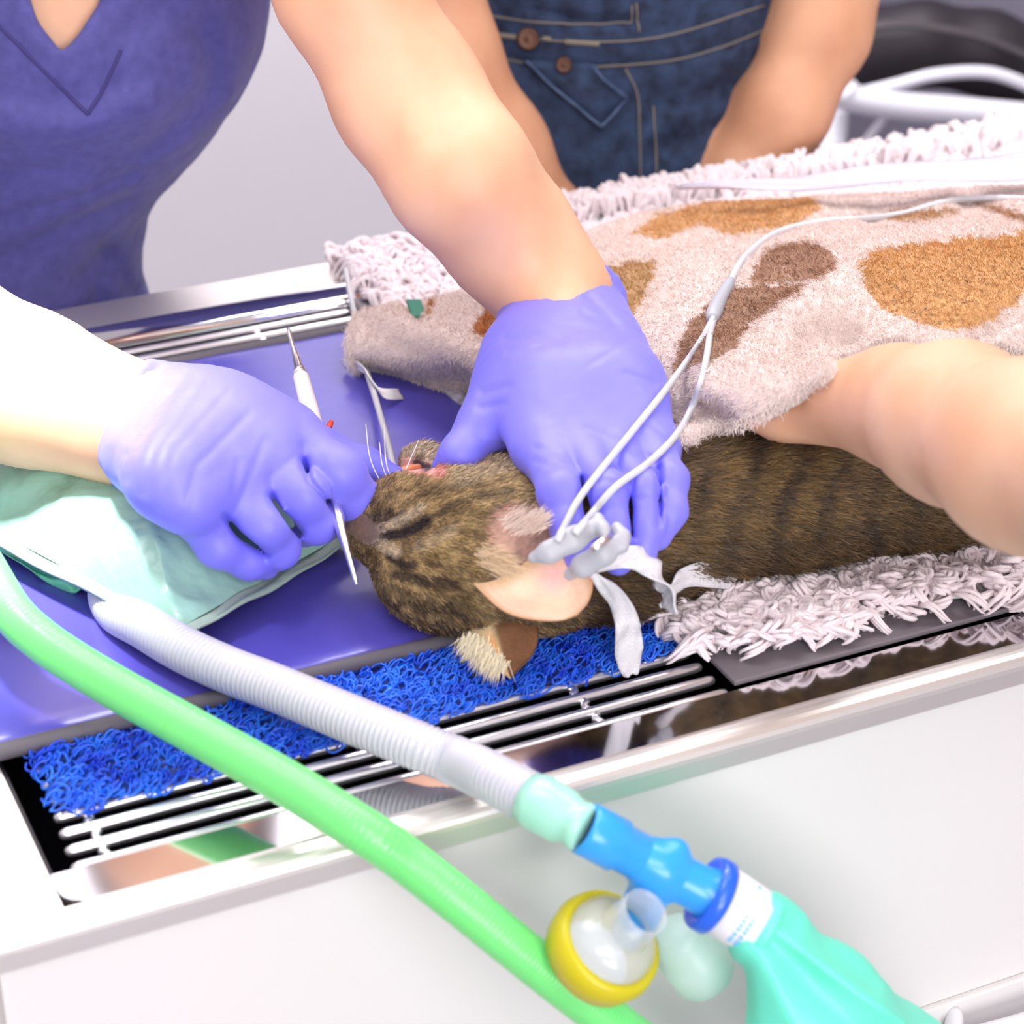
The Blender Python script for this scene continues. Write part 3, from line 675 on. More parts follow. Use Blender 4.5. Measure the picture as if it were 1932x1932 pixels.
# the other hand, holding the instrument
palmB = Cc([(270, 805, 104, .092), (350, 820, 116, .094), (450, 850, 112, .094)], np.array([.1, -.45, .88]), .55)
for a, b in (((300, 760), (545, 820)), ((290, 790), (490, 865)), ((280, 825), (425, 908)), ((270, 860), (360, 950))):
    palmB += Cc([(*a, 52, .096), ((a[0] + b[0]) / 2, (a[1] + b[1]) / 2, 56, .100), (*b, 50, .090)])
palmB += Cc([(400, 760, 52, .088), (520, 800, 48, .080)])
HB_f = [Cc([(545, 825, 50, .088), (640, 892, 48, .082), (678, 945, 40, .062), (668, 972, 34, .048)]),
        Cc([(490, 865, 50, .086), (575, 935, 46, .078), (598, 985, 40, .058), (575, 1000, 33, .044)]),
        Cc([(425, 908, 50, .084), (500, 990, 43, .070), (528, 1035, 37, .050), (505, 1052, 30, .040)]),
        Cc([(360, 945, 50, .080), (412, 1030, 40, .060), (468, 1058, 34, .046), (500, 1066, 28, .038)]),
        Cc([(500, 805, 46, .076), (600, 845, 40, .066), (690, 880, 34, .058), (752, 905, 22, .052)])]
axB = W(400, 850, .094) - W(270, 800, .092)
ringB = cuff_ring(W(272, 806, .092), axB, .034, .027, .0036, 5, UPV)
CRB = [([(352, 705), (300, 770), (245, 860), (240, 905)], 5, 1), ([(380, 720), (290, 850), (270, 930)], 4, .8), ([(430, 740), (330, 850), (300, 960)], 4, .5), ([(470, 780), (370, 880), (345, 980)], 4, .7), ([(500, 830), (450, 950), (430, 1010)], 4, .6), ([(570, 850), (510, 900), (512, 960)], 4, .6), ([(575, 840), (580, 880)], 5, .8), ([(450, 870), (440, 930)], 4, .5)]
armB = [J(-520, 560, 190, h=.16), J(-150, 655, 165, h=.125), J(60, 735, 136, h=.105), J(200, 785, 108, h=.095), J(270, 808, 94, h=.092), J(360, 830, 84, h=.090), J(440, 850, 60, h=.090)]
def tors(lst, **kw): return [E for E in lst]
def EB(u, v, b, ru, rv, rd_m, tilt=0):
    p, r = J(u, v, 1, b=b); c, s = math.cos(math.radians(tilt)), math.sin(math.radians(tilt)); Z3 = np.array([0, 0, 1.]); x = RT * c + Z3 * s; y = -RT * s + Z3 * c
    return ('e', p, [ru * r, rv * r / CPI, rd_m], [x, y, np.array([0, 1., 0])])
vet_torso = [EB(60, 30, .735, 388, 250, .115, 0), EB(150, -60, .72, 330, 330, .115), EB(110, 195, .745, 315, 145, .105, 30), EB(80, 325, .755, 238, 150, .10, 38), EB(25, 450, .76, 165, 190, .10), EB(50, 660, .76, 235, 220, .105), EB(20, 900, .77, 260, 300, .11),
             EB(-20, -330, .74, 420, 260, .12)]
neck = [('c',) + tuple([J(60, -420, 1, b=.72)[0], J(110, -640, 1, b=.70)[0], .055, .052]), ('e', J(120, -800, 1, b=.68)[0], [.075, .115, .095], [RT, UPV, VIEW])]
sh = [J(420, -420, 150, b=.70), vet_armA[0]]
sh2 = [J(-330, -330, 150, b=.70), J(-560, 100, 165, b=.50), armB[0]]
vb = vet_torso + neck + chain(sh) + chain(vet_armA[:7]) + chain(sh2) + chain(armB[:6])
legs = [('c', T(.0, .80, -.15), T(-.02, .80, -.86), .085, .055), ('c', T(.17, .82, -.15), T(.19, .82, -.86), .085, .055)]
vlo, vhi = bounds(vb + legs, .02); f = Field(vlo, vhi, .0075); f.union(vet_torso, .06, shrink=.015); f.union(neck + legs, .03); f.union(chain(vet_armA[:7]) + chain(armB[:6]) + chain(sh) + chain(sh2), .02)
def elbow(f):
    near = np.abs(f.V) < .02; g = [f.lo[d] + f.res * np.arange(f.dim[d]) for d in range(3)]; X = np.stack(np.meshgrid(*g, indexing='ij'), -1)[near]; u, v = px(X)
    out = np.zeros(f.dim, np.float32); out[near] = .004 * np.exp(-(segdist(u, v, [(800, 170), (822, 215), (815, 260)]) / 24) ** 2) - .003 * np.exp(-(segdist(u, v, [(770, 200), (775, 250)]) / 30) ** 2); return out
V, Q = f.mesh(elbow)
vet = mk('person', V, Q.astype(np.int32), M['skin'], None)
tag(vet, 'person in blue scrubs leaning over the table with two gloved hands at the cat', 'person')
# scrubs
VNECK = [(30, -200), (58, 0), (72, 42), (117, 100), (150, 62), (186, 8), (210, -200)]
def seam_groove(f):
    near = np.abs(f.V) < .012; g = [f.lo[d] + f.res * np.arange(f.dim[d]) for d in range(3)]; X = np.stack(np.meshgrid(*g, indexing='ij'), -1)[near]; u, v = px(X)
    z = .016 * (fbm(X * [1, 1, 1.5], 9, 77) - .5)
    for ln, wd, s in [([(-20, 30), (60, 110), (166, 216)], 5, .0025), ([(166, 216), (190, 165), (225, 95)], 4, .0018), ([(0, 330), (200, 320), (290, 270), (380, 190)], 24, .006), ([(0, 410), (150, 370), (250, 325)], 12, .005), ([(0, 230), (150, 240), (280, 200)], 40, -.012), ([(240, 60), (300, 20), (360, 60)], 30, .006),
                      ([(-20, 500), (120, 430), (240, 370)], 20, .006), ([(160, 520), (190, 480), (180, 600)], 18, .007), ([(250, 560), (200, 470)], 14, .005), ([(380, 40), (400, 120), (400, 160)], 22, .008)]: z += s * np.exp(-(segdist(u, v, ln) / wd) ** 2)
    out = np.zeros(f.dim, np.float32); out[near] = z
    X = np.stack(np.meshgrid(*g, indexing='ij'), -1).astype(np.float32); m = (f.V > -.035) & (f.V < .03) & (X[..., 1] < J(60, 30, 1, b=.735)[0][1]); u, v = px(X[m]); sdp = segdist(u, v, VNECK) * np.where(inpoly(u, v, VNECK), 1, -1) * .0006
    out[m] = np.maximum(f.V[m] + out[m], sdp) - f.V[m]; return out
slv = [('c', sh[0][0], sh[1][0], sh[0][1] * 1.15, sh[1][1] * 1.1), ('c', sh2[0][0], sh2[1][0] * .5 + sh2[0][0] * .5, sh2[0][1] * 1.15, sh2[0][1] * 1.2)]
lo, hi = bounds(vet_torso + slv, .03); lo[2] = .72; f = Field(lo, hi, .005); f.union(vet_torso + slv, .06); V, Q = f.mesh(seam_groove)
scr = mk('scrub_top', V, Q.astype(np.int32), M['scrub'], vet); sbv = bvh_of(V, Q)
for ln in ([(-10, 40), (70, 120), (166, 216)], [(166, 216), (196, 165), (228, 95)]):
    P = [c for c in (cast(sbv, p[0], p[1], .0004) for p in catmull(np.array([(*q_, 0) for q_ in ln], float), 12)) if c is not None]
    tube('neck_seam', P, .0013, material('seam_thread', (62, 58, 118), .8), scr, 6)
pants = [('c', T(.0, .80, -.12), T(-.02, .80, -.84), .10, .075), ('c', T(.17, .82, -.12), T(.19, .82, -.84), .10, .075)]
sdfobj('scrub_trousers', pants, .03, .008, M['scrub'], vet)
hp = J(120, -800, 1, b=.68)[0]; mk('hair', *(lambda f: f.mesh())(Field(hp - .15, hp + .15, .006).union([('e', hp + [0, .02, .03], [.088, .12, .105], [RT, UPV, VIEW])], .01)), M['brownhair'], vet)
gA, gAV, gAQ = glove(vet, vet_palm, HA_f, ringA, fold=creases(CRA, .0013, [([(1098, 905), (1108, 1000)], 7, .0035), ([(1190, 905), (1192, 1010)], 6, .0035), ([(1244, 880), (1244, 990)], 6, .0035)]))
gB, gBV, gBQ = glove(vet, palmB, HB_f, ringB, fold=creases(CRB, .0012, [([(572, 868), (584, 908), (628, 960)], 7, .0045), ([(512, 935), (530, 970), (566, 1004)], 7, .004), ([(424, 975), (450, 1008), (505, 1046)], 7, .004)]))

# ---- the assistant in denim
BD = .80
def ET(u, v, b, ru, rv, rd_m):
    p, r = J(u, v, 1, b=b); return ('e', p, [ru * r * 1.08, rv * r / CPI, rd_m], [np.array([CT, ST, 0]), np.array([0, 0, 1.]), np.array([-ST, CT, 0])])
d_torso = [ET(1195, 60, BD, 288, 190, .085), ET(1200, -150, BD, 285, 220, .085), ET(1200, -320, BD, 275, 150, .075), ET(1172, 320, BD, 385, 250, .10), ET(1165, 500, BD, 405, 260, .11), ET(1170, 760, BD, 400, 330, .11)]
d_arms = [chain([J(820, -380, 110, b=.80), J(795, -80, 98, b=.74), J(838, 90, 90, b=.72), J(948, 275, 76, b=.70), J(1050, 430, 60, b=.685), J(1110, 500, 50, b=.675)]),
          chain([J(1590, -380, 115, b=.80), J(1572, -80, 94, b=.74), J(1548, 60, 86, b=.72), J(1480, 210, 78, b=.70), J(1388, 352, 68, b=.70), J(1300, 450, 52, b=.71)])]
def plain_hand(wp, d, n, s, m_skin, sc=1.0):
    """palm, four unequal fingers and a thumb, slightly curled"""
    d = d / np.linalg.norm(d); s = s - d * (s @ d); s /= np.linalg.norm(s); n = np.cross(d, s); P = [('c', wp, wp + d * .06 * sc, .026 * sc, .030 * sc, n, .5)]; Fg = []
    for k, (o_, L) in enumerate(((-.028, .062), (-.010, .072), (.010, .068), (.027, .052))):
        a = wp + d * .078 * sc + s * o_ * sc; b = a + (d * .5 - n * .12) * L * sc; c = b + (d * .3 - n * .32) * L * sc; Fg.append(chain([(wp + d * .02 + s * o_ * .6, .012 * sc), (a, .0105 * sc), (b, .0092 * sc), (c, .0078 * sc)]))
    a = wp + d * .025 * sc - s * .028 * sc; Fg.append(chain([(wp + d * .01, .015 * sc), (a, .013 * sc), (a + (d * .03 - s * .022) * sc, .0105 * sc), (a + (d * .055 - s * .024 - n * .01) * sc, .0088 * sc)]))
    return P, Fg
h1 = plain_hand(W(1165, 520, .055), W(1290, 560, .045) - W(1165, 520, .05), None, UPV, None, .95); h2 = plain_hand(J(1298, 455, 1, b=.71)[0], J(1250, 560, 1, b=.71)[0] - J(1298, 455, 1, b=.71)[0], None, np.array([CT, ST, 0]), None, .9)
dneck = [('c', J(1200, -420, 1, b=BD)[0], J(1200, -640, 1, b=BD - .02)[0], .05, .048), ('e', J(1200, -790, 1, b=BD - .03)[0], [.072, .108, .09], [RT, UPV, VIEW])]
dsh = chain([J(820, -380, 110, b=.80), J(1200, -400, 120, b=BD), J(1590, -380, 115, b=.80)])
dlegs = [('c', T(.60, .82, -.2), T(.60, .82, -.86), .08, .05), ('c', T(.78, .84, -.2), T(.78, .84, -.86), .08, .05)]
allp = d_torso + d_arms[0] + d_arms[1] + dneck + dsh + dlegs + h1[0] + h2[0]
lo, hi = bounds(allp, .02); f = Field(lo, hi, .0065); f.union(d_torso + dlegs, .03, shrink=.012); f.union(d_arms[0] + d_arms[1] + dneck + dsh, .025)
f.V = smin(f.V, f.V, .001); base = f.V.copy()
for hh in (h2,):
    f.union(hh[0], .02)
    for fg in hh[1]: f.union(fg, .006)
V, Q = f.mesh()
asst = mk('person', V, Q.astype(np.int32), M['skin2'], None)
tag(asst, 'person in a blue denim dress with bare arms standing behind the table', 'person')
def den_disp(f):
    near = np.abs(f.V) < .012; g = [f.lo[d] + f.res * np.arange(f.dim[d]) for d in range(3)]; X = np.stack(np.meshgrid(*g, indexing='ij'), -1)[near]; u, v = px(X)
    z = .012 * (fbm(X, 14, 55) - .5)
    for ln, wd, s in [([(915, 100), (1050, 128), (1250, 118), (1460, 60)], 6, .003), ([(1010, 20), (1100, 40), (1195, 38)], 8, .006), ([(1245, 200), (1400, 160)], 24, .004), ([(1250, 280), (1400, 230)], 24, .004), ([(1222, 190), (1222, 400)], 5, .002)]: z += s * np.exp(-(segdist(u, v, ln) / wd) ** 2)
    out = np.zeros(f.dim, np.float32); out[near] = z; return out
lo, hi = bounds(d_torso, .03); lo[2] = .45; f = Field(lo, hi, .004); f.union(d_torso, .035); dV, dQ = f.mesh(den_disp)
dress = mk('denim_dress', dV, dQ.astype(np.int32), M['denim'], asst); dbv = bvh_of(dV, dQ)
def on(bv, pts, off, dens=10):
    out = []
    for p in catmull(np.array([(*q, 0) for q in pts], float), dens):
        c = cast(bv, p[0], p[1], off)
        if c is not None: out.append(c)
    return np.array(out)
def sew(name, pts, r=.0008, m='stitch', off=.0008, dens=10, n=6):
    P = on(dbv, pts, off, dens); return tube(name, P, r, M[m], dress, n)
for pts in ([(925, 62), (1080, 78), (1250, 68), (1440, 10)], [(925, 108), (1060, 126), (1250, 116), (1350, 92), (1455, 50)], [(1205, 205), (1207, 290), (1208, 380)], [(1232, 200), (1237, 290), (1238, 375)],
            [(1180, 130), (1200, 170), (1206, 210)], [(900, 25), (1000, 40), (1100, 46), (1192, 42)], [(1192, 10), (1192, 42)], [(1200, 5), (1206, 60)]): sew('stitching', pts)
def patch(name, poly, m, thick=.0022, off=.0006):
    """a flat piece of cloth lying on the dress"""
    P = []
    for (x1, y1), (x2, y2) in zip(poly, poly[1:] + poly[:1]):
        for t in np.linspace(0, 1, 8, endpoint=False): P.append((x1 + (x2 - x1) * t, y1 + (y2 - y1) * t))
    c = np.mean(P, 0); rings = [P, [(c[0] + (p[0] - c[0]) * .93, c[1] + (p[1] - c[1]) * .93) for p in P], [(c[0] + (p[0] - c[0]) * .4, c[1] + (p[1] - c[1]) * .4) for p in P]]
    V = []; offs = (-.001, thick, thick * 1.15)
    for rg, of in zip(rings, offs):
        for p in rg: V.append(cast(dbv, p[0], p[1], of + off))
    V.append(cast(dbv, c[0], c[1], thick * 1.15 + off)); n = len(P); Fc = [(l * n + i, l * n + (i + 1) % n, (l + 1) * n + (i + 1) % n, (l + 1) * n + i) for l in range(2) for i in range(n)] + [(2 * n + i, 2 * n + (i + 1) % n, 3 * n) for i in range(n)]
    return mk(name, V, Fc, m, dress)
TAB = [(985, 112), (1115, 118), (1188, 180), (1130, 248)]
tb_ = patch('tab', TAB, M['denim'], .004, .002)
for a, b in (((998, 119), (1130, 238)), ((1130, 238), (1178, 182)), ((1178, 182), (1112, 125))):
    V, Fc = tube_geo(on(dbv, [a, ((a[0] + b[0]) / 2, (a[1] + b[1]) / 2), b], .0078, 6), .0012, 6); mk('tab_stitching', V, Fc, M['denim_edge'], dress)
def button(u, v, r, off=.004):
    c = cast(dbv, u, v, off); p, rm = J(u, v, r, h=0); rm = r * depth(c) / F; n = -VIEW + np.array([0, 0, -.2]); n /= np.linalg.norm(n)
    lathe('button', c - n * .004, c + n, [(.0, rm * .7), (.004, rm), (.006, rm * .96), (.007, rm * .75), (.006, rm * .6), (.0065, rm * .3), (.0072, .0005)], M['brass'], dress, 24)
button(1000, 72, 22); button(1064, 131, 16, .009)
for pts in ([(938, 66), (975, 70)], [(1065, 78), (1130, 82)], [(1025, 72), (1040, 74)]): sew('buttonhole', pts, .0022, 'stitch', .001, 6)
hp = J(1200, -790, 1, b=BD - .03)[0]; mk('hair', *(lambda f: f.mesh())(Field(hp - .15, hp + .15, .006).union([('e', hp + [0, .02, .03], [.084, .115, .10], [RT, UPV, VIEW])], .01)), M['brownhair'], asst)

# ---- the helper whose arm comes in from the right
ELB = W(2420, 1010, .235)
harm = [(ELB, .046), J(2180, 945, 178, h=.215), J(1950, 862, 170, h=.185), J(1800, 797, 142, h=.165), J(1690, 765, 104, h=.150), J(1600, 760, 64, h=.140), J(1555, 762, 52, h=.132)]
pl = Cc([(1560, 755, 58, .130), (1490, 750, 60, .124), (1430, 730, 50, .122)], np.array([0, -.3, .95]), .6) + Cc([(1545, 780, 30, .128), (1475, 776, 28, .124), (1410, 768, 22, .122)])
fgs = [Cc([(1480, y, 26, .122), (1410, y - 10, 24, .124), (1350, y - 22, 22, .118), (1310, y - 30, 18, .106)]) for y in (760, 735, 705, 680)]
lo, hi = bounds(chain(harm) + pl + sum(fgs, []) , .02); hb_pr = [('c', ELB, T(1.08, -.20, .42), .046, .055), ('c', T(1.08, -.22, .38), T(1.36, -.22, .38), .07, .07), ('c', T(1.22, -.24, .38), T(1.22, -.25, .0), .12, .13), ('c', T(1.15, -.25, .0), T(1.14, -.25, -.86), .09, .055), ('c', T(1.30, -.25, .0), T(1.31, -.25, -.86), .09, .055),
  ('c', T(1.22, -.24, .42), T(1.22, -.22, .56), .05, .05), ('e', T(1.22, -.20, .66), [.075, .09, .11], [RT, np.array([0, 1., 0]), np.array([0, 0, 1.])])]
lo2, hi2 = bounds(hb_pr + chain(harm) + pl, .03); f = Field(lo2, hi2, .0068); f.union(hb_pr[:1] + hb_pr[3:], .03); f.union(hb_pr[1:3], .03, .01); f.union(chain(harm) + pl, .02)
for fg in fgs: f.union(fg, .005)
V, Q = f.mesh(); HBV = bvh_of(V, Q); helper = mk('person', V, Q.astype(np.int32), M['skin'], None)
tag(helper, 'person reaching in from the right with a bare forearm, hand under the towel', 'person')
sdfobj('maroon_top', hb_pr[1:3] + [('c', ELB * .35 + T(1.08, -.20, .42) * .65, T(1.08, -.20, .42), .060, .068)], .03, .007, M['maroon'], helper)
hp = T(1.22, -.21, .68); mk('hair', *(lambda f: f.mesh())(Field(hp - .15, hp + .15, .006).union([('e', hp, [.085, .10, .11], [RT, np.array([0, 1., 0]), np.array([0, 0, 1.])])], .01)), M['brownhair'], helper)
catbv = bvh_of(cv, cq); helpbv = bvh_of(V, Q) if False else HBV
# ================================================================== the towel over the cat
CTRL = [
 [(676, 600, .030), (662, 628, .034), (664, 668, .028), (684, 700, .008)],
 [(752, 572, .030), (735, 622, .046), (742, 672, .036), (775, 716, .010)],
 [(862, 548, .034), (860, 610, .056), (858, 680, .052), (885, 728, .026)],
 [(980, 505, .046), (980, 600, .072), (985, 690, .074), (1000, 770, .060)],
 [(1096, 440, .050), (1110, 540, .086), (1130, 660, .094), (1180, 790, .070)],
 [(1240, 392, .052), (1255, 510, .096), (1272, 660, .104), (1292, 822, .082)],
 [(1420, 378, .056), (1420, 490, .106), (1420, 620, .122), (1412, 790, .104)],
 [(1600, 368, .060), (1600, 460, .116), (1600, 570, .138), (1585, 690, .122)],
 [(1780, 358, .070), (1780, 450, .126), (1780, 545, .146), (1775, 648, .138)],
 [(2010, 350, .080), (2010, 440, .130), (2010, 545, .150), (2010, 664, .140)]]
G = np.array([[W(*c) for c in row] for row in CTRL])
nu, nv = 300, 120
R1 = np.array([catmull(G[:, j], 34) for j in range(4)]); ii = np.linspace(0, R1.shape[1] - 1, nu).round().astype(int)
TP = np.array([catmull(R1[:, i], 44)[np.linspace(0, 132, nv).round().astype(int)] for i in ii])
TV = TP.reshape(-1, 3); TQ = np.array([(i * nv + j, i * nv + j + 1, (i + 1) * nv + j + 1, (i + 1) * nv + j) for i in range(nu - 1) for j in range(nv - 1)], np.int32)
def towel_disp(P):
    u, v = px(P); z = np.zeros(len(P))
    for ln, wd, a in [([(1275, 760), (1300, 600), (1370, 480)], 34, .005), ([(1340, 780), (1430, 690), (1520, 600), (1600, 540)], 40, .013), ([(1420, 560), (1500, 525), (1590, 505)], 18, -.006), ([(1460, 690), (1520, 645), (1600, 630)], 28, -.010),
                      ([(1560, 660), (1620, 690), (1700, 640)], 30, .007), ([(700, 625), (760, 650), (850, 700), (930, 740)], 24, -.004), ([(690, 600), (740, 610), (830, 640), (920, 690)], 26, .004), ([(770, 560), (790, 600)], 14, -.008),
                      ([(1130, 620), (1200, 560), (1240, 480)], 30, -.005), ([(1290, 640), (1340, 560), (1400, 470)], 26, -.005), ([(1850, 620), (1900, 590), (1960, 585)], 24, -.010), ([(1880, 640), (1960, 610)], 18, .006),
                      ([(1640, 405), (1720, 398), (1810, 402)], 16, -.006), ([(1820, 375), (1960, 420)], 16, -.007), ([(1550, 395), (1480, 410)], 20, .004)]:
        z += a * np.exp(-(segdist(u, v, ln) / wd) ** 2)
    return z + .010 * (fbm(P, 11, 31) - .5) + .003 * (fbm(P, 40, 32) - .5)
tN = normals(TV, TQ)
if tN[:, 2].mean() < 0: tN = -tN; TQ = TQ[:, ::-1].copy()
TV = TV + tN * towel_disp(TV)[:, None]
# let it lie on what is underneath: the cat's body and the helper's hand
dl = np.zeros(len(TV)); tuv = px(TV)
for k_ in range(len(TV)):
    r = TV[k_] - CAM; L_ = np.linalg.norm(r); r /= L_
    for bv in (catbv, helpbv):
        h_ = bv.ray_cast(Vector(CAM), Vector(r), L_ + .02)
        if h_[0] is not None and not (bv is helpbv and tuv[0][k_] > 1640): dl[k_] = max(dl[k_], L_ - h_[3] + .016)
D2 = dl.reshape(nu, nv); Bl = D2.copy()
for _ in range(14):
    Bl = np.pad(Bl, 1, mode='edge'); Bl = (Bl[:-2, 1:-1] + Bl[2:, 1:-1] + Bl[1:-1, :-2] + Bl[1:-1, 2:] + Bl[1:-1, 1:-1]) / 5; Bl = np.maximum(Bl, D2)
rr_ = TV - CAM; TV = TV - rr_ / np.linalg.norm(rr_, axis=1)[:, None] * Bl.reshape(-1, 1)
tN = normals(TV, TQ)
SPOTS = [([(1188, 446), (1238, 408), (1330, 380), (1540, 372), (1546, 395), (1500, 428), (1380, 446), (1348, 434), (1322, 424), (1300, 434), (1260, 450)], (208, 160, 110)),
 ([(1126, 506), (1180, 496), (1240, 490), (1232, 530), (1200, 590), (1168, 640), (1140, 600)], (188, 148, 102)),
 ([(1618, 505), (1650, 474), (1720, 462), (1800, 452), (1880, 446), (1990, 430), (1990, 500), (1930, 560), (1860, 612), (1800, 624), (1740, 612), (1680, 590), (1640, 560)], (208, 158, 104)),
 ([(1418, 536), (1425, 500), (1450, 472), (1490, 458), (1550, 462), (1580, 488), (1576, 512), (1540, 530), (1470, 534)], (168, 128, 104)),
 ([(1272, 705), (1276, 665), (1300, 610), (1340, 570), (1390, 542), (1460, 536), (1530, 538), (1480, 570), (1425, 605), (1390, 655), (1340, 682), (1300, 690)], (164, 125, 100)),
 ([(892, 622), (905, 598), (930, 572), (960, 560), (960, 640), (910, 636)], (178, 108, 50)),
 ([(1650, 410), (1700, 396), (1800, 394), (1812, 402), (1760, 416), (1690, 420)], (184, 140, 100)), ([(1830, 380), (1870, 384), (1960, 410), (1960, 428), (1900, 412)], (176, 130, 98)),
 ([(800, 600), (812, 565), (822, 560), (812, 592)], (180, 120, 60))]
def towel_col(P, jit=0):
    u, v = px(P); u = u + 14 * (noise(P, 220, 41) - .5) + RNG.normal(0, jit, len(P)); v = v + 14 * (noise(P, 220, 42) - .5) + RNG.normal(0, jit, len(P))
    c = np.tile(lin((228, 210, 204)), (len(P), 1)) * (.94 + .1 * noise(P, 150, 6))[:, None]
    for poly, k in SPOTS:
        m = inpoly(u, v, poly); sp_ = (noise(P, 300, 44) > .82); kk = lin(k) * (.8 + .4 * fbm(P, 400, 43))[:, None] * np.where(sp_, .6, 1)[:, None]; c[m] = kk[m]
    return np.clip(c, 0, 1)
tw = mk('towel', TV, TQ, M['towel'], None, True, towel_col(TV))
tag(tw, 'cream plush towel with tan and brown patches draped over the cat', 'towel')
sd = tw.modifiers.new('thickness', 'SOLIDIFY'); sd.thickness = .009; sd.offset = -1
tmid = TV[TQ].mean(1); tu, _ = px(tmid)
P, vi = scatter(TV, TQ, 170000, (tu < 1960).astype(float)); D = np.tile(RT * -.3 - UPV * .9, (len(P), 1)) + RNG.normal(0, .5, (len(P), 3))
edge = []
for i in range(nu): edge += [TV[i * nv + nv - 1], TV[i * nv + nv - 1] - [0, 0, .004], TV[i * nv] + [0, 0, -.001]]
for j in range(nv): edge += [TV[j], TV[j] - [0, 0, .004]]
edge = np.array(edge); ei = RNG.integers(0, len(edge), 15000); eP = edge[ei] + RNG.normal(0, .0016, (15000, 3))
hc = towel_col(P, 3); hV, hQ, hC = hairs(P, tN[vi], D, np.full(len(P), .0034), .00016, np.clip(hc * RNG.uniform(.93, 1.07, (len(P), 1)), 0, 1), lift=.8, jit=.5)
h2V, h2Q, h2C = hairs(eP, np.tile(-VIEW, (15000, 1)), np.tile(-UPV, (15000, 1)) + RNG.normal(0, .5, (15000, 3)), np.full(15000, .0036), .00017, towel_col(eP, 3), lift=.1, jit=.6)
tag(mk('pile', np.vstack([hV, h2V]), np.vstack([hQ, h2Q + len(hV)]).astype(np.int32), M['towelhair'], tw, True, np.vstack([hC, h2C])), kind='stuff')
# the printed cotton cloth peeping out under the towel, and a green cloth corner in its fold
cl = [W(845, 712, .012), W(880, 740, .012), W(900, 765, .011), W(915, 790, .011), W(930, 820, .012)]
ribbon('cotton_cloth', catmull(cl, 8), W(100, 0) - W(0, 60), .016, .004, material('printed_cotton', (222, 218, 224), .9, var=(70, (120, 120, 135), (240, 236, 240))), None, wav=.002)
tag(bpy.data.objects['cotton_cloth'], 'white and grey mottled cloth peeping out under the towel beside the thumb', 'cloth')
gc = [W(780, 568, .040), W(786, 585, .038), W(792, 600, .037)]
ribbon('green_cloth', catmull(gc, 6), RT, .005, .003, material('green_cotton', (70, 130, 112), .9), None)
tag(bpy.data.objects['green_cloth'], 'small dark green cloth corner showing in the fold of the towel', 'cloth')

# ================================================================== equipment
def hose(name, path, r, pitch, depth_, m, label, cat_, n=20, parent=None):
    P = catmull(path, 30); L = np.r_[0, np.cumsum(np.linalg.norm(np.diff(P, axis=0), axis=1))]; N = int(L[-1] / pitch * 6); s = np.linspace(0, L[-1], N)
    Q = np.stack([np.interp(s, L, P[:, d]) for d in range(3)], 1); rad = r + depth_ * np.cos(s / pitch * 2 * np.pi)
    o = tube(name, Q, rad, m, parent, n)
    if label: tag(o, label, cat_)
    return o, Q
# grey-green cushion under the wrist
pc = [W(-150, 930, .028), W(338, 1188, .030), W(652, 1010, .018), W(180, 770, .018)]      # left, near, right, far
NP = 90; V = []; 
def pil(s, t, up):
    p = (pc[0] * (1 - s) + pc[1] * s) * (1 - t) + (pc[3] * (1 - s) + pc[2] * s) * t
    e = min(s, 1 - s, t, 1 - t); e_ = min(1, e / .5); hgt = .052 * (1 - (1 - e_) ** 2.1) ** .9
    cr = max(0, 1 - abs(s - .97) / .5) * max(0, 1 - abs(t) / .5); q = np.array([s * 3.2, t * 2.2, 0])
    w_ = (.010 * (fbm(q, 3.0, 90) - .5) + .005 * math.sin(26 * (s - t * .6) + 4 * noise(q, 2, 3)) * max(0, 1 - e_ * 1.6)) * min(1, e * 12)
    return p + np.array([0, 0, max(.0005, .001 + hgt * .85 + w_) if up else -.0015 * min(1, e * 10)])
for up in (1, 0):
    for i in range(NP):
        for j in range(NP): V.append(pil(i / (NP - 1), j / (NP - 1), up))
g = lambda l, i, j: (l * NP + i) * NP + j
Fc = [(g(0, i, j), g(0, i + 1, j), g(0, i + 1, j + 1), g(0, i, j + 1)) for i in range(NP - 1) for j in range(NP - 1)] + [(g(1, i, j), g(1, i, j + 1), g(1, i + 1, j + 1), g(1, i + 1, j)) for i in range(NP - 1) for j in range(NP - 1)]
V = np.array(V)
cu_ = root('cushion', (pc[0] + pc[2]) / 2, 'shiny grey-green vinyl cushion under the wrist of the hand holding the probe', 'cushion')
mk('cover', V, Fc, M['pillow'], cu_)
pth = []; c0 = sum(pc) / 4
for k in range(4):
    for t in np.linspace(0, 1, 26, endpoint=False):
        p = pc[k] * (1 - t) + pc[(k + 1) % 4] * t; o_ = (p - c0); o_[2] = 0; o_ /= np.linalg.norm(o_); pth.append(p + o_ * .0035 + np.array([0, 0, .0008 * math.sin(t * 21 + k)]))
pth.append(pth[0]); pth = np.array(pth); dr_ = pth - c0; dr_[:, 2] = -.002
ribbon('seam_edge', pth, dr_, .0055, .0016, M['seam'], cu_, wav=.0008)
fl_ = [W(-60, 985, .016), W(20, 1035, .016), W(75, 1075, .012), W(130, 1095, .014), W(165, 1085, .018)]
ribbon('flap', catmull(fl_, 8), np.array([.3, -.9, -.3]), .0085, .002, material('green_crinkled_film', (120, 226, 176), .25, coat=.3, bump=[(60, .6, .006)]), cu_, wav=.003)

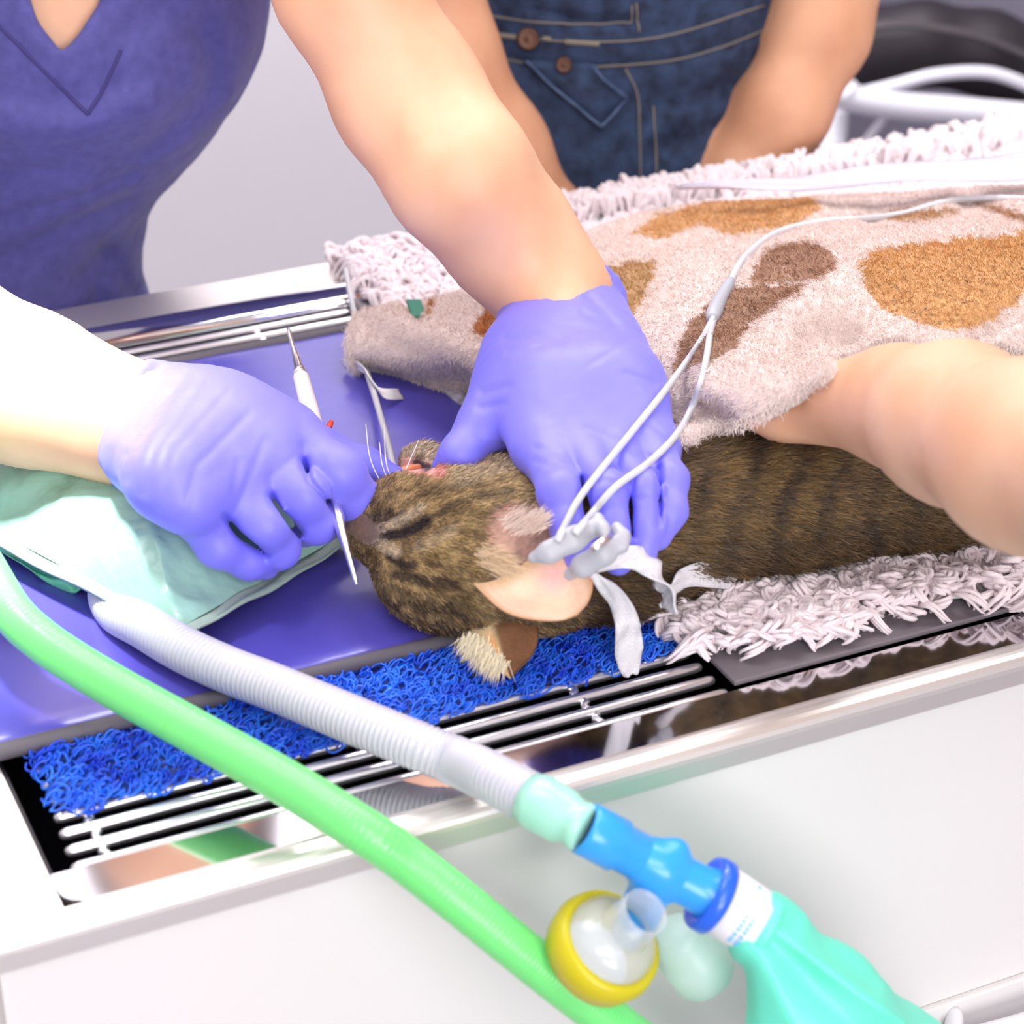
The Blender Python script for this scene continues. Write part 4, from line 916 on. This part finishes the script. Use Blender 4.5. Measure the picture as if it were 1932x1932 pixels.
# breathing circuit
wp = [W(300, 1040, .0125), W(240, 1075, .0125), W(208, 1112, .0135), W(222, 1152, .018), W(270, 1180, .024), W(345, 1225, .0245), W(430, 1264, .0245), W(510, 1294, .0245), W(605, 1333, .024), W(700, 1372, .023), W(790, 1408, .021), W(865, 1438, .018), WB(935, 1471, -.052), WB(1005, 1507, -.076)]
wh = root('breathing_hose', wp[7], 'white translucent corrugated breathing hose from under the cushion to the blue connector', 'hose')
o, Q1 = hose('corrugated_tube', wp, .0122, .0031, .0004, M['tube_white'], None, None, 28, wh)
s_ = depth(WB(1105, 1560, -.105)) / F
def JB(u, v, b): return WB(u, v, b)
c0, c1 = JB(1003, 1507, -.076), JB(1108, 1566, -.105)
lathe('end_cuff', c0, c1, [(-.002, .0125), (.004, .0140), (.020, .0132), (.022, .0118), (.027, .0115), (.028, .0122), (.033, .0118)], M['cuff'], wh, 40)
gp = [W(-420, 880, .05), W(-240, 900, .06), W(-80, 990, .060), W(-35, 1060, .060), W(20, 1152, .055), W(75, 1205, .048), W(140, 1250, .042), W(230, 1304, .037), W(325, 1357, .034), W(415, 1407, .032), W(505, 1457, .031), W(575, 1498, .030), W(645, 1542, .028), W(705, 1580, .022), WB(765, 1622, -.068), WB(850, 1688, -.086), WB(950, 1768, -.102), WB(1050, 1848, -.112), WB(1170, 1940, -.12), WB(1330, 2065, -.125), WB(1480, 2240, -.13), WB(1590, 2450, -.13), WB(1640, 2750, -.13)]
hose('breathing_hose', gp, .0112, .0026, .00013, M['tube_green'], 'bright green corrugated breathing hose crossing the lower left in front of the table', 'hose', 28)
# blue connector
X0, X1 = JB(1103, 1562, -.105), JB(1352, 1694, -.135); ax = (X1 - X0) / np.linalg.norm(X1 - X0); LX = np.linalg.norm(X1 - X0)
cn = root('tube_connector', X0, 'bright blue plastic tee connector between the white hose and the teal bag', 'connector')
q = s_
pr = [('c', X0 + ax * .004, X0 + ax * LX, 46 * q, 46 * q), ('c', X0 - ax * .000, X0 + ax * LX * .28, 51 * q, 50 * q)]
br0, br1 = X0 + ax * LX * .56, JB(1205, 1728, -.118); bd_ = (br1 - br0) / np.linalg.norm(br1 - br0)
Vl = []; V, Fc = lathe_geo(X0, X1, [(0, 40 * q), (0, 51 * q), (.002, 52 * q), (75 * q, 52 * q), (80 * q, 46 * q), (LX - .012, 46 * q), (LX - .006, 50 * q), (LX - .002, 60 * q)], 48)
mb = MB().add(V, Fc); mb.build('main_tube', M['bluepl'], cn, True)
pr = [('c', br0, br1, 42 * q, 42 * q), ('c', br0, br0 + bd_ * .004, 46 * q, 46 * q), ('c', X0 + ax * LX * .45, X0 + ax * LX * .85, 45 * q, 44 * q), ('c', JB(1272, 1625, -.118), JB(1277, 1604, -.122), 24 * q, 22 * q)]
lo, hi = bounds(pr, .006); f = Field(lo, hi, .0012); f.union(pr, .006); V, Q = f.mesh(); mk('side_port', V, Q.astype(np.int32), M['bluepl'], cn)
fd = X1 - ax * .004
lathe('flange', fd, fd + ax, [(0, 46 * q), (-.003, 62 * q), (-.003, 72 * q), (0, 76 * q), (.004, 76 * q), (.005, 70 * q), (.005, 30 * q)], M['bluerim'], cn, 48)
lathe('side_spigot', br1 - bd_ * .004, br1 + bd_, [(0, 38 * q), (.004, 40 * q), (.018, 38 * q), (.0185, 34 * q), (.016, 31 * q), (.0155, 2 * q)], M['port'], cn, 40)
# bag with white collar
bg = root('breathing_bag', X1, 'teal green rubber breathing bag with a white collar at the blue flange', 'bag')
nd = JB(1440, 1748, -.15); na_ = (nd - X1) / np.linalg.norm(nd - X1)
lathe('collar', X1 + na_ * .002, nd, [(0, 62 * q), (.001, 68 * q), (.012, 67 * q), (.0215, 66 * q), (.022, 60 * q)], M['whitepl'], bg, 56)
lathe('bag_neck', X1 + na_ * .0235, nd, [(-.001, 64 * q), (.001, 70 * q), (.004, 70 * q), (.006, 64 * q)], M['teal'], bg, 56)
pr = [('c', X1 + na_ * .024, JB(1465, 1785, -.155), 62 * q, 66 * q), ('c', JB(1465, 1785, -.155), JB(1540, 1905, -.165), 68 * q, 120 * q), ('c', JB(1540, 1905, -.165), JB(1650, 2080, -.175), 128 * q, 190 * q), ('c', JB(1650, 2080, -.175), JB(1760, 2230, -.175), 190 * q, 140 * q)]
lo, hi = bounds(pr, .01); f = Field(lo, hi, .0018); f.union(pr, .02)
def bagfold(f):
    near = np.abs(f.V) < .012; g = [f.lo[d] + f.res * np.arange(f.dim[d]) for d in range(3)]; X = np.stack(np.meshgrid(*g, indexing='ij'), -1)[near]; u, v = px(X); z = np.zeros(len(X))
    for ln, wd, s in [([(1450, 1748), (1560, 1830), (1720, 1940)], 14, -.004), ([(1455, 1765), (1540, 1870), (1640, 1970)], 34, .007), ([(1440, 1800), (1480, 1900), (1520, 1980)], 20, -.002), ([(1400, 1830), (1395, 1900)], 20, .003), ([(1500, 1740), (1640, 1850)], 22, .003)]: z += s * np.exp(-(segdist(u, v, ln) / wd) ** 2)
    out = np.zeros(f.dim, np.float32); out[near] = z; return out
V, Q = f.mesh(bagfold); mk('bag_body', V, Q.astype(np.int32), M['teal'], bg)
# faint blue print on the collar: blurred short lettering, drawn as small raised marks around the ring
yv = np.cross(na_, VIEW); yv /= np.linalg.norm(yv); zv = -np.cross(na_, yv); zv = zv if zv @ VIEW < 0 else -zv
mbk = MB()
for k, (t0, wd) in enumerate(((-52, 7), (-43, 6), (-34, 8), (-22, 6), (-14, 6), (-6, 7), (3, 5), (62, 9))):
    for st in range(2 if k < 7 else 1):
        for t in np.linspace(t0, t0 + wd * .8, 4)[:-1]:
            a0, a1 = math.radians(t), math.radians(t + wd * .27); A_, B_ = (.0105 + st * .0035, .0125 + st * .0035); R_ = 67.6 * q; R2 = R_ + .0003
            sg = 1
            c = lambda a_, h_, R__: X1 + na_ * (.002 + h_) + (zv * math.cos(a_) * R__ + yv * math.sin(a_) * R__)
            Vb = [c(a_, h_, R__) for R__ in (R_ - .0004, R2) for h_ in (A_, B_) for a_ in (a0, a1)]
            mbk.add(Vb, [(0, 2, 3, 1), (4, 5, 7, 6), (0, 1, 5, 4), (1, 3, 7, 5), (3, 2, 6, 7), (2, 0, 4, 6)])
mbk.build('blue_print', material('pale_blue_ink', (120, 196, 246), .5), bg)
# round mask with yellow rim
mA, mB = JB(1118, 1806, -.118), JB(1196, 1736, -.140)
ad = np.array([.62, 0, .0]) ; im = (RT * 85 + UPV * 100) / math.hypot(85, 100); md = im * .74 - VIEW * .67; mC = JB(1136, 1790, -.125)
mk_ = root('face_mask', mC, 'round clear mask with a yellow rim hanging below the blue connector', 'mask')
lathe('yellow_rim', mC, mC + md, [(-.008, 74 * q), (-.011, 90 * q), (-.008, 106 * q), (.002, 113 * q), (.009, 106 * q), (.010, 94 * q), (.004, 80 * q)], M['yellow'], mk_, 64, closed=True)
lathe('clear_dome', mC, mC + md, [(.007, 92 * q), (.013, 88 * q), (.018, 74 * q), (.020, 56 * q), (.021, 50 * q), (.040, 46 * q), (.040, 43 * q), (.022, 46 * q), (.018, 52 * q), (.016, 70 * q), (.011, 84 * q), (.006, 89 * q)], M['clear'], mk_, 64, closed=True)
f0, f1 = JB(1275, 1765, -.112), JB(1348, 1862, -.112)
tag(lathe('frosted_adapter', f0, f1, [(-.004, 40 * q), (0, 52 * q), (.012, 55 * q), (.014, 66 * q), (.034, 68 * q), (.036, 60 * q)], M['frost'], None, 40), 'frosted pale green plastic adapter hanging under the blue flange', 'adapter')

# dental probe
t0, t1 = W(543, 617, .105), W(672, 1101, .020)
pb = root('dental_probe', t1, 'thin chrome double-ended dental probe with a white grip held in the left glove', 'dental tool'); dl_ = np.linalg.norm(t1 - t0); du = (t1 - t0) / dl_; P_ = lambda f_: t0 + du * dl_ * f_
pq = depth(t0) / F
lathe('upper_tip', t0, t1, [(0, 2.5 * pq), (.02 * dl_, 4 * pq), (.10 * dl_, 4.5 * pq), (.105 * dl_, 6 * pq), (.17 * dl_, 8 * pq), (.175 * dl_, 11 * pq), (.2 * dl_, 13 * pq)], M['chrome'], pb, 20)
lathe('grip', P_(.195), t1, [(0, 12 * pq), (.01 * dl_, 15 * pq), (.15 * dl_, 17 * pq), (.30 * dl_, 17 * pq), (.47 * dl_, 14 * pq), (.475 * dl_, 11 * pq)], M['probe'], pb, 24)
L0, L1 = W(622, 925, .071), W(673, 1103, .044); pq = depth(L0) / F; dl_ = np.linalg.norm(L1 - L0)
lathe('lower_tip', L0, L1, [(0, 10 * pq), (.1 * dl_, 13 * pq), (.30 * dl_, 14 * pq), (.42 * dl_, 10 * pq), (.60 * dl_, 8 * pq), (.62 * dl_, 6.5 * pq), (.96 * dl_, 4.5 * pq), (dl_, 2.5 * pq)], M['chrome'], pb, 20)
# tube in the cat's mouth, its tape, its red clip
tag(tube('feeding_tube', catmull([W(652, 508, .035), W(662, 560, .026), W(674, 620, .014), W(686, 680, .015), W(706, 745, .020), W(722, 800, .032), W(734, 845, .046), W(741, 880, .056)], 10), .0021, M['cable'], None, 12), 'thin grey tube running from the far table edge to the mouth of the cat', 'tube')
tp = catmull([W(648, 688, .014), W(668, 688, .019), W(690, 700, .022), W(704, 722, .022), (W(722, 742, .019)), W(757, 744, .013)], 8)
ribbon('tape_strip', tp, UPV * .8 + RT * -.5, np.interp(np.linspace(0, 1, len(tp)), [0, .2, .5, .8, 1], [.0042, .005, .0036, .0046, .0040]), .0006, M['tape'], None, wav=.0003)
tag(bpy.data.objects['tape_strip'], 'small twisted strip of white tape stuck on the thin grey tube', 'tape')
rc = root('tube_clip', W(612, 806, .062), 'tiny red forked plastic clip showing above the glove beside the probe', 'clip')
tube('stem', [W(598, 808, .060), W(612, 806, .062), W(620, 806, .062)], .0014, M['red'], rc, 8); tube('fork', [W(618, 812, .062), W(622, 803, .064), W(626, 794, .066)], [.0022, .002, .0014], M['red'], rc, 8)
tag(tube('airway_tube', catmull([W(735, 905, .050), W(765, 888, .056), W(790, 884, .054)], 6), .0030, material('orange_silicone', (246, 150, 110), .3, sss=.2), None, 12), 'short orange airway tube end in the mouth of the cat', 'tube')

# clip sensor on the ear with its cable
CLIPB = []; gbv = bvh_of(gAV, gAQ); tbv = bvh_of(TV, TQ)
cs = root('pulse_sensor', W(1090, 1050, .10), 'light grey clip sensor pinched on the ear of the cat with a forked cable', 'sensor clip')
def Cs(js): return chain([J(u, v, r, h=h) for u, v, r, h in js])
for nm, js, pad_ in (('jaw', [(1006, 1052, 11, .099), (1036, 1042, 16, .103), (1080, 1018, 19, .108), (1118, 998, 18, .111)], [(1128, 978, 12, .114), (1138, 998, 12, .112), (1142, 1014, 9, .110)]),
                     ('jaw', [(1074, 1084, 12, .082), (1100, 1068, 17, .090), (1138, 1044, 19, .097), (1160, 1028, 16, .100)], [(1164, 996, 12, .104), (1175, 1012, 13, .102), (1176, 1032, 11, .099)])):
    p_ = Cs(js) + Cs(pad_); lo, hi = bounds(p_, .006); f = Field(lo, hi, .0011); n_ = np.cross(W(1138, 990, .112) - W(1010, 1048, .1), UPV); n_ /= np.linalg.norm(n_)
    f.union([(*c, n_, .55) for c in Cs(js)], .006); f.union(Cs(pad_), .003); V, Q = f.mesh(); mk(nm, V, Q.astype(np.int32), M['clip'], cs); CLIPB.append(bvh_of(V, Q))
tube('hinge', [W(1120, 1035, .112), W(1140, 1020, .112), W(1150, 1012, .110)], .0022, M['chrome'], cs, 10)
def laid(pts, r, end=None, dens=10, smooth=6):
    pts = [p[:2] for p in pts]
    """path through places of the photograph, resting on the glove, towel and cat"""
    C2 = catmull(np.array([(*p[:2], p[2] if len(p) > 2 else -1) for p in pts], float), dens); out = []
    for u, v, h in C2:
        best = None
        for bv in [gbv, tbv, catbv] + CLIPB:
            c = cast(bv, u, v, 0)
            if c is not None and (best is None or depth(c) < depth(best)): best = c
        d = depth(best) - r * 1.6 if best is not None else depth(W(u, v, .1))
        if h > 0: d = min(d, depth(W(u, v, h)))
        out.append(d)
    d = np.array(out); e = d.copy()
    for _ in range(smooth): e = np.minimum(np.convolve(np.pad(e, 2, mode='edge'), np.ones(5) / 5, 'valid'), d)
    return np.array([CAM + ray(u, v) * (dd / (ray(u, v) @ VIEW)) for (u, v, h), dd in zip(C2, e)])
tube('cable', laid([(1052, 1022), (1064, 995), (1100, 930), (1180, 830), (1260, 730), (1318, 650), (1346, 600)], .0021), .0020, M['cable'], cs, 10)
tube('cable', laid([(1084, 1008), (1112, 975), (1160, 920), (1225, 872), (1280, 815), (1315, 745), (1332, 680), (1340, 630), (1348, 600)], .0021), .0020, M['cable'], cs, 10)
spl = laid([(1344, 604), (1352, 580), (1364, 556), (1380, 528)], .0045, dens=5); tube('splitter', spl, np.interp(np.linspace(0, 1, len(spl)), [0, .15, .6, .9, 1], [.0036, .0052, .0046, .0038, .0028]), M['clip'], cs, 14)
tube('cable', laid([(1378, 532), (1398, 495), (1430, 462), (1480, 434), (1560, 418), (1640, 412), (1710, 402), (1780, 382), (1850, 374), (1960, 376)], .0026, smooth=14), .0025, M['cable'], cs, 10)

# gauze tie
gz = root('gauze_tie', W(1180, 1100, .05), 'white cotton gauze tie with loose ends hanging behind the ear of the cat', 'gauze')
def gpath(l): return catmull([W(*p) for p in l], 10)
def gw(P, k, w_): return np.interp(np.linspace(0, 1, len(P)), k, [x * .00044 for x in w_])
P = gpath([(1112, 1076, .078), (1135, 1100, .070), (1165, 1130, .052), (1182, 1170, .034), (1186, 1210, .026), (1188, 1250, .012), (1190, 1274, .004)]); ribbon('loose_end', P, RT * .95 + UPV * .3, gw(P, [0, .3, .5, .75, 1], [4, 12, 15, 18, 9]), .0009, M['gauze'], gz, wav=.0012)
P = gpath([(1122, 1072, .080), (1160, 1056, .082), (1200, 1056, .080), (1238, 1074, .072), (1258, 1102, .058), (1252, 1134, .044)]); ribbon('loop', P, RT * .45 + UPV * -.9, gw(P, [0, .3, .6, .85, 1], [6, 15, 24, 34, 20]), .0010, M['gauze'], gz, wav=.0022)
P = gpath([(1250, 1132, .042), (1272, 1104, .044), (1300, 1086, .042), (1345, 1080, .036), (1390, 1080, .028)]); ribbon('loose_end', P, RT * .25 + UPV * .97, gw(P, [0, .3, .6, 1], [10, 13, 17, 23]), .0009, M['gauze'], gz, wav=.0012)

# clear film sheet over the far side of the towel
nr = catmull([W(1270, 356, .075), W(1420, 358, .085), W(1600, 352, .095), W(1800, 344, .10), W(2010, 332, .105)], 10); fr_ = catmull([W(1284, 353, .077), W(1440, 336, .088), W(1600, 322, .098), W(1800, 300, .105), W(2010, 270, .11)], 10)
V = []; K = 9; n = len(nr)
for lay in (0, 1):
    for i in range(n):
        for j in range(K): V.append(nr[i] + (fr_[i] - nr[i]) * j / (K - 1) + np.array([0, 0, .002 * math.sin(j * .9 + i * .3) + lay * .0006]))
g = lambda l, i, j: (l * n + i) * K + j
Fc = [(g(1, i, j), g(1, i + 1, j), g(1, i + 1, j + 1), g(1, i, j + 1)) for i in range(n - 1) for j in range(K - 1)] + [(g(0, i, j), g(0, i, j + 1), g(0, i + 1, j + 1), g(0, i + 1, j)) for i in range(n - 1) for j in range(K - 1)] + [(g(0, i, 0), g(0, i + 1, 0), g(1, i + 1, 0), g(1, i, 0)) for i in range(n - 1)] + [(g(0, i, K - 1), g(1, i, K - 1), g(1, i + 1, K - 1), g(0, i + 1, K - 1)) for i in range(n - 1)]
tag(mk('plastic_sheet', V, Fc, M['sheet']), 'thin pale translucent plastic sheet lying along the far edge of the towel', 'sheet')

# ================================================================== chair behind, at the right
YC = 2.62
ch = root('chair', np.array([.55, YC, 0]), 'white tubular chair with a black padded back standing behind the table', 'chair')
def JY(u, v, r, Y): return J(u, v, r, Y=Y)
pr = chain([JY(1560, 120, 40, YC + .10), JY(1640, 92, 68, YC + .10), JY(1740, 82, 72, YC + .10), JY(1860, 100, 72, YC + .10), JY(2000, 150, 75, YC + .10), JY(2200, 250, 75, YC + .10)]) 
lo, hi = bounds(pr, .02); f = Field(lo, hi, .005); f.union(pr, .03); V, Q = f.mesh(); mk('back_cushion', V, Q.astype(np.int32), M['black'], ch)
tube('piping', catmull([WY(1600, 62, YC + .03), WY(1680, 46, YC + .03), WY(1760, 52, YC + .03), WY(1860, 74, YC + .03), WY(1990, 130, YC + .03)], 8), .010, M['blackpipe'], ch, 10, flat=.5)
def ft(name, pts, rp, **k):
    P = catmull([WY(u, v, Y) for u, v, Y in pts], 8); tube(name, P, rp * depth(P[0]) / F, M['frame'], ch, 14, **k)
ft('armrest', [(1594, 170, YC - .03), (1612, 186, YC - .03), (1700, 200, YC - .03), (1800, 208, YC - .03), (1960, 222, YC - .03)], 26)
ft('shell_edge', [(1592, 162, YC), (1616, 176, YC), (1690, 160, YC), (1760, 142, YC), (1840, 136, YC), (1900, 146, YC), (1990, 185, YC)], 12)
ft('strut', [(1690, 195, YC - .02), (1650, 245, YC - .02), (1600, 310, YC - .02), (1540, 390, YC - .02)], 8)
p0 = WY(1573, 210, YC); p1 = WY(1580, 320, YC)
for (x, y) in ((p1[0], YC), (p1[0] + .52, YC), (p1[0] + .02, YC + .42), (p1[0] + .52, YC + .42)):
    tube('leg', [np.array([x - .01 if y == YC and x == p1[0] else x, y, p0[2]]), np.array([x, y, .45]), np.array([x, y, .0])], .014 if not (y == YC and x == p1[0]) else .0175, M['frame'], ch, 14)
sm_ = MB(); sm_.box(p1[0] - .01, p1[0] + .53, YC - .02, YC + .44, .42, .48, XYZ); sm_.build('seat', M['black'], ch, bevel=.015)
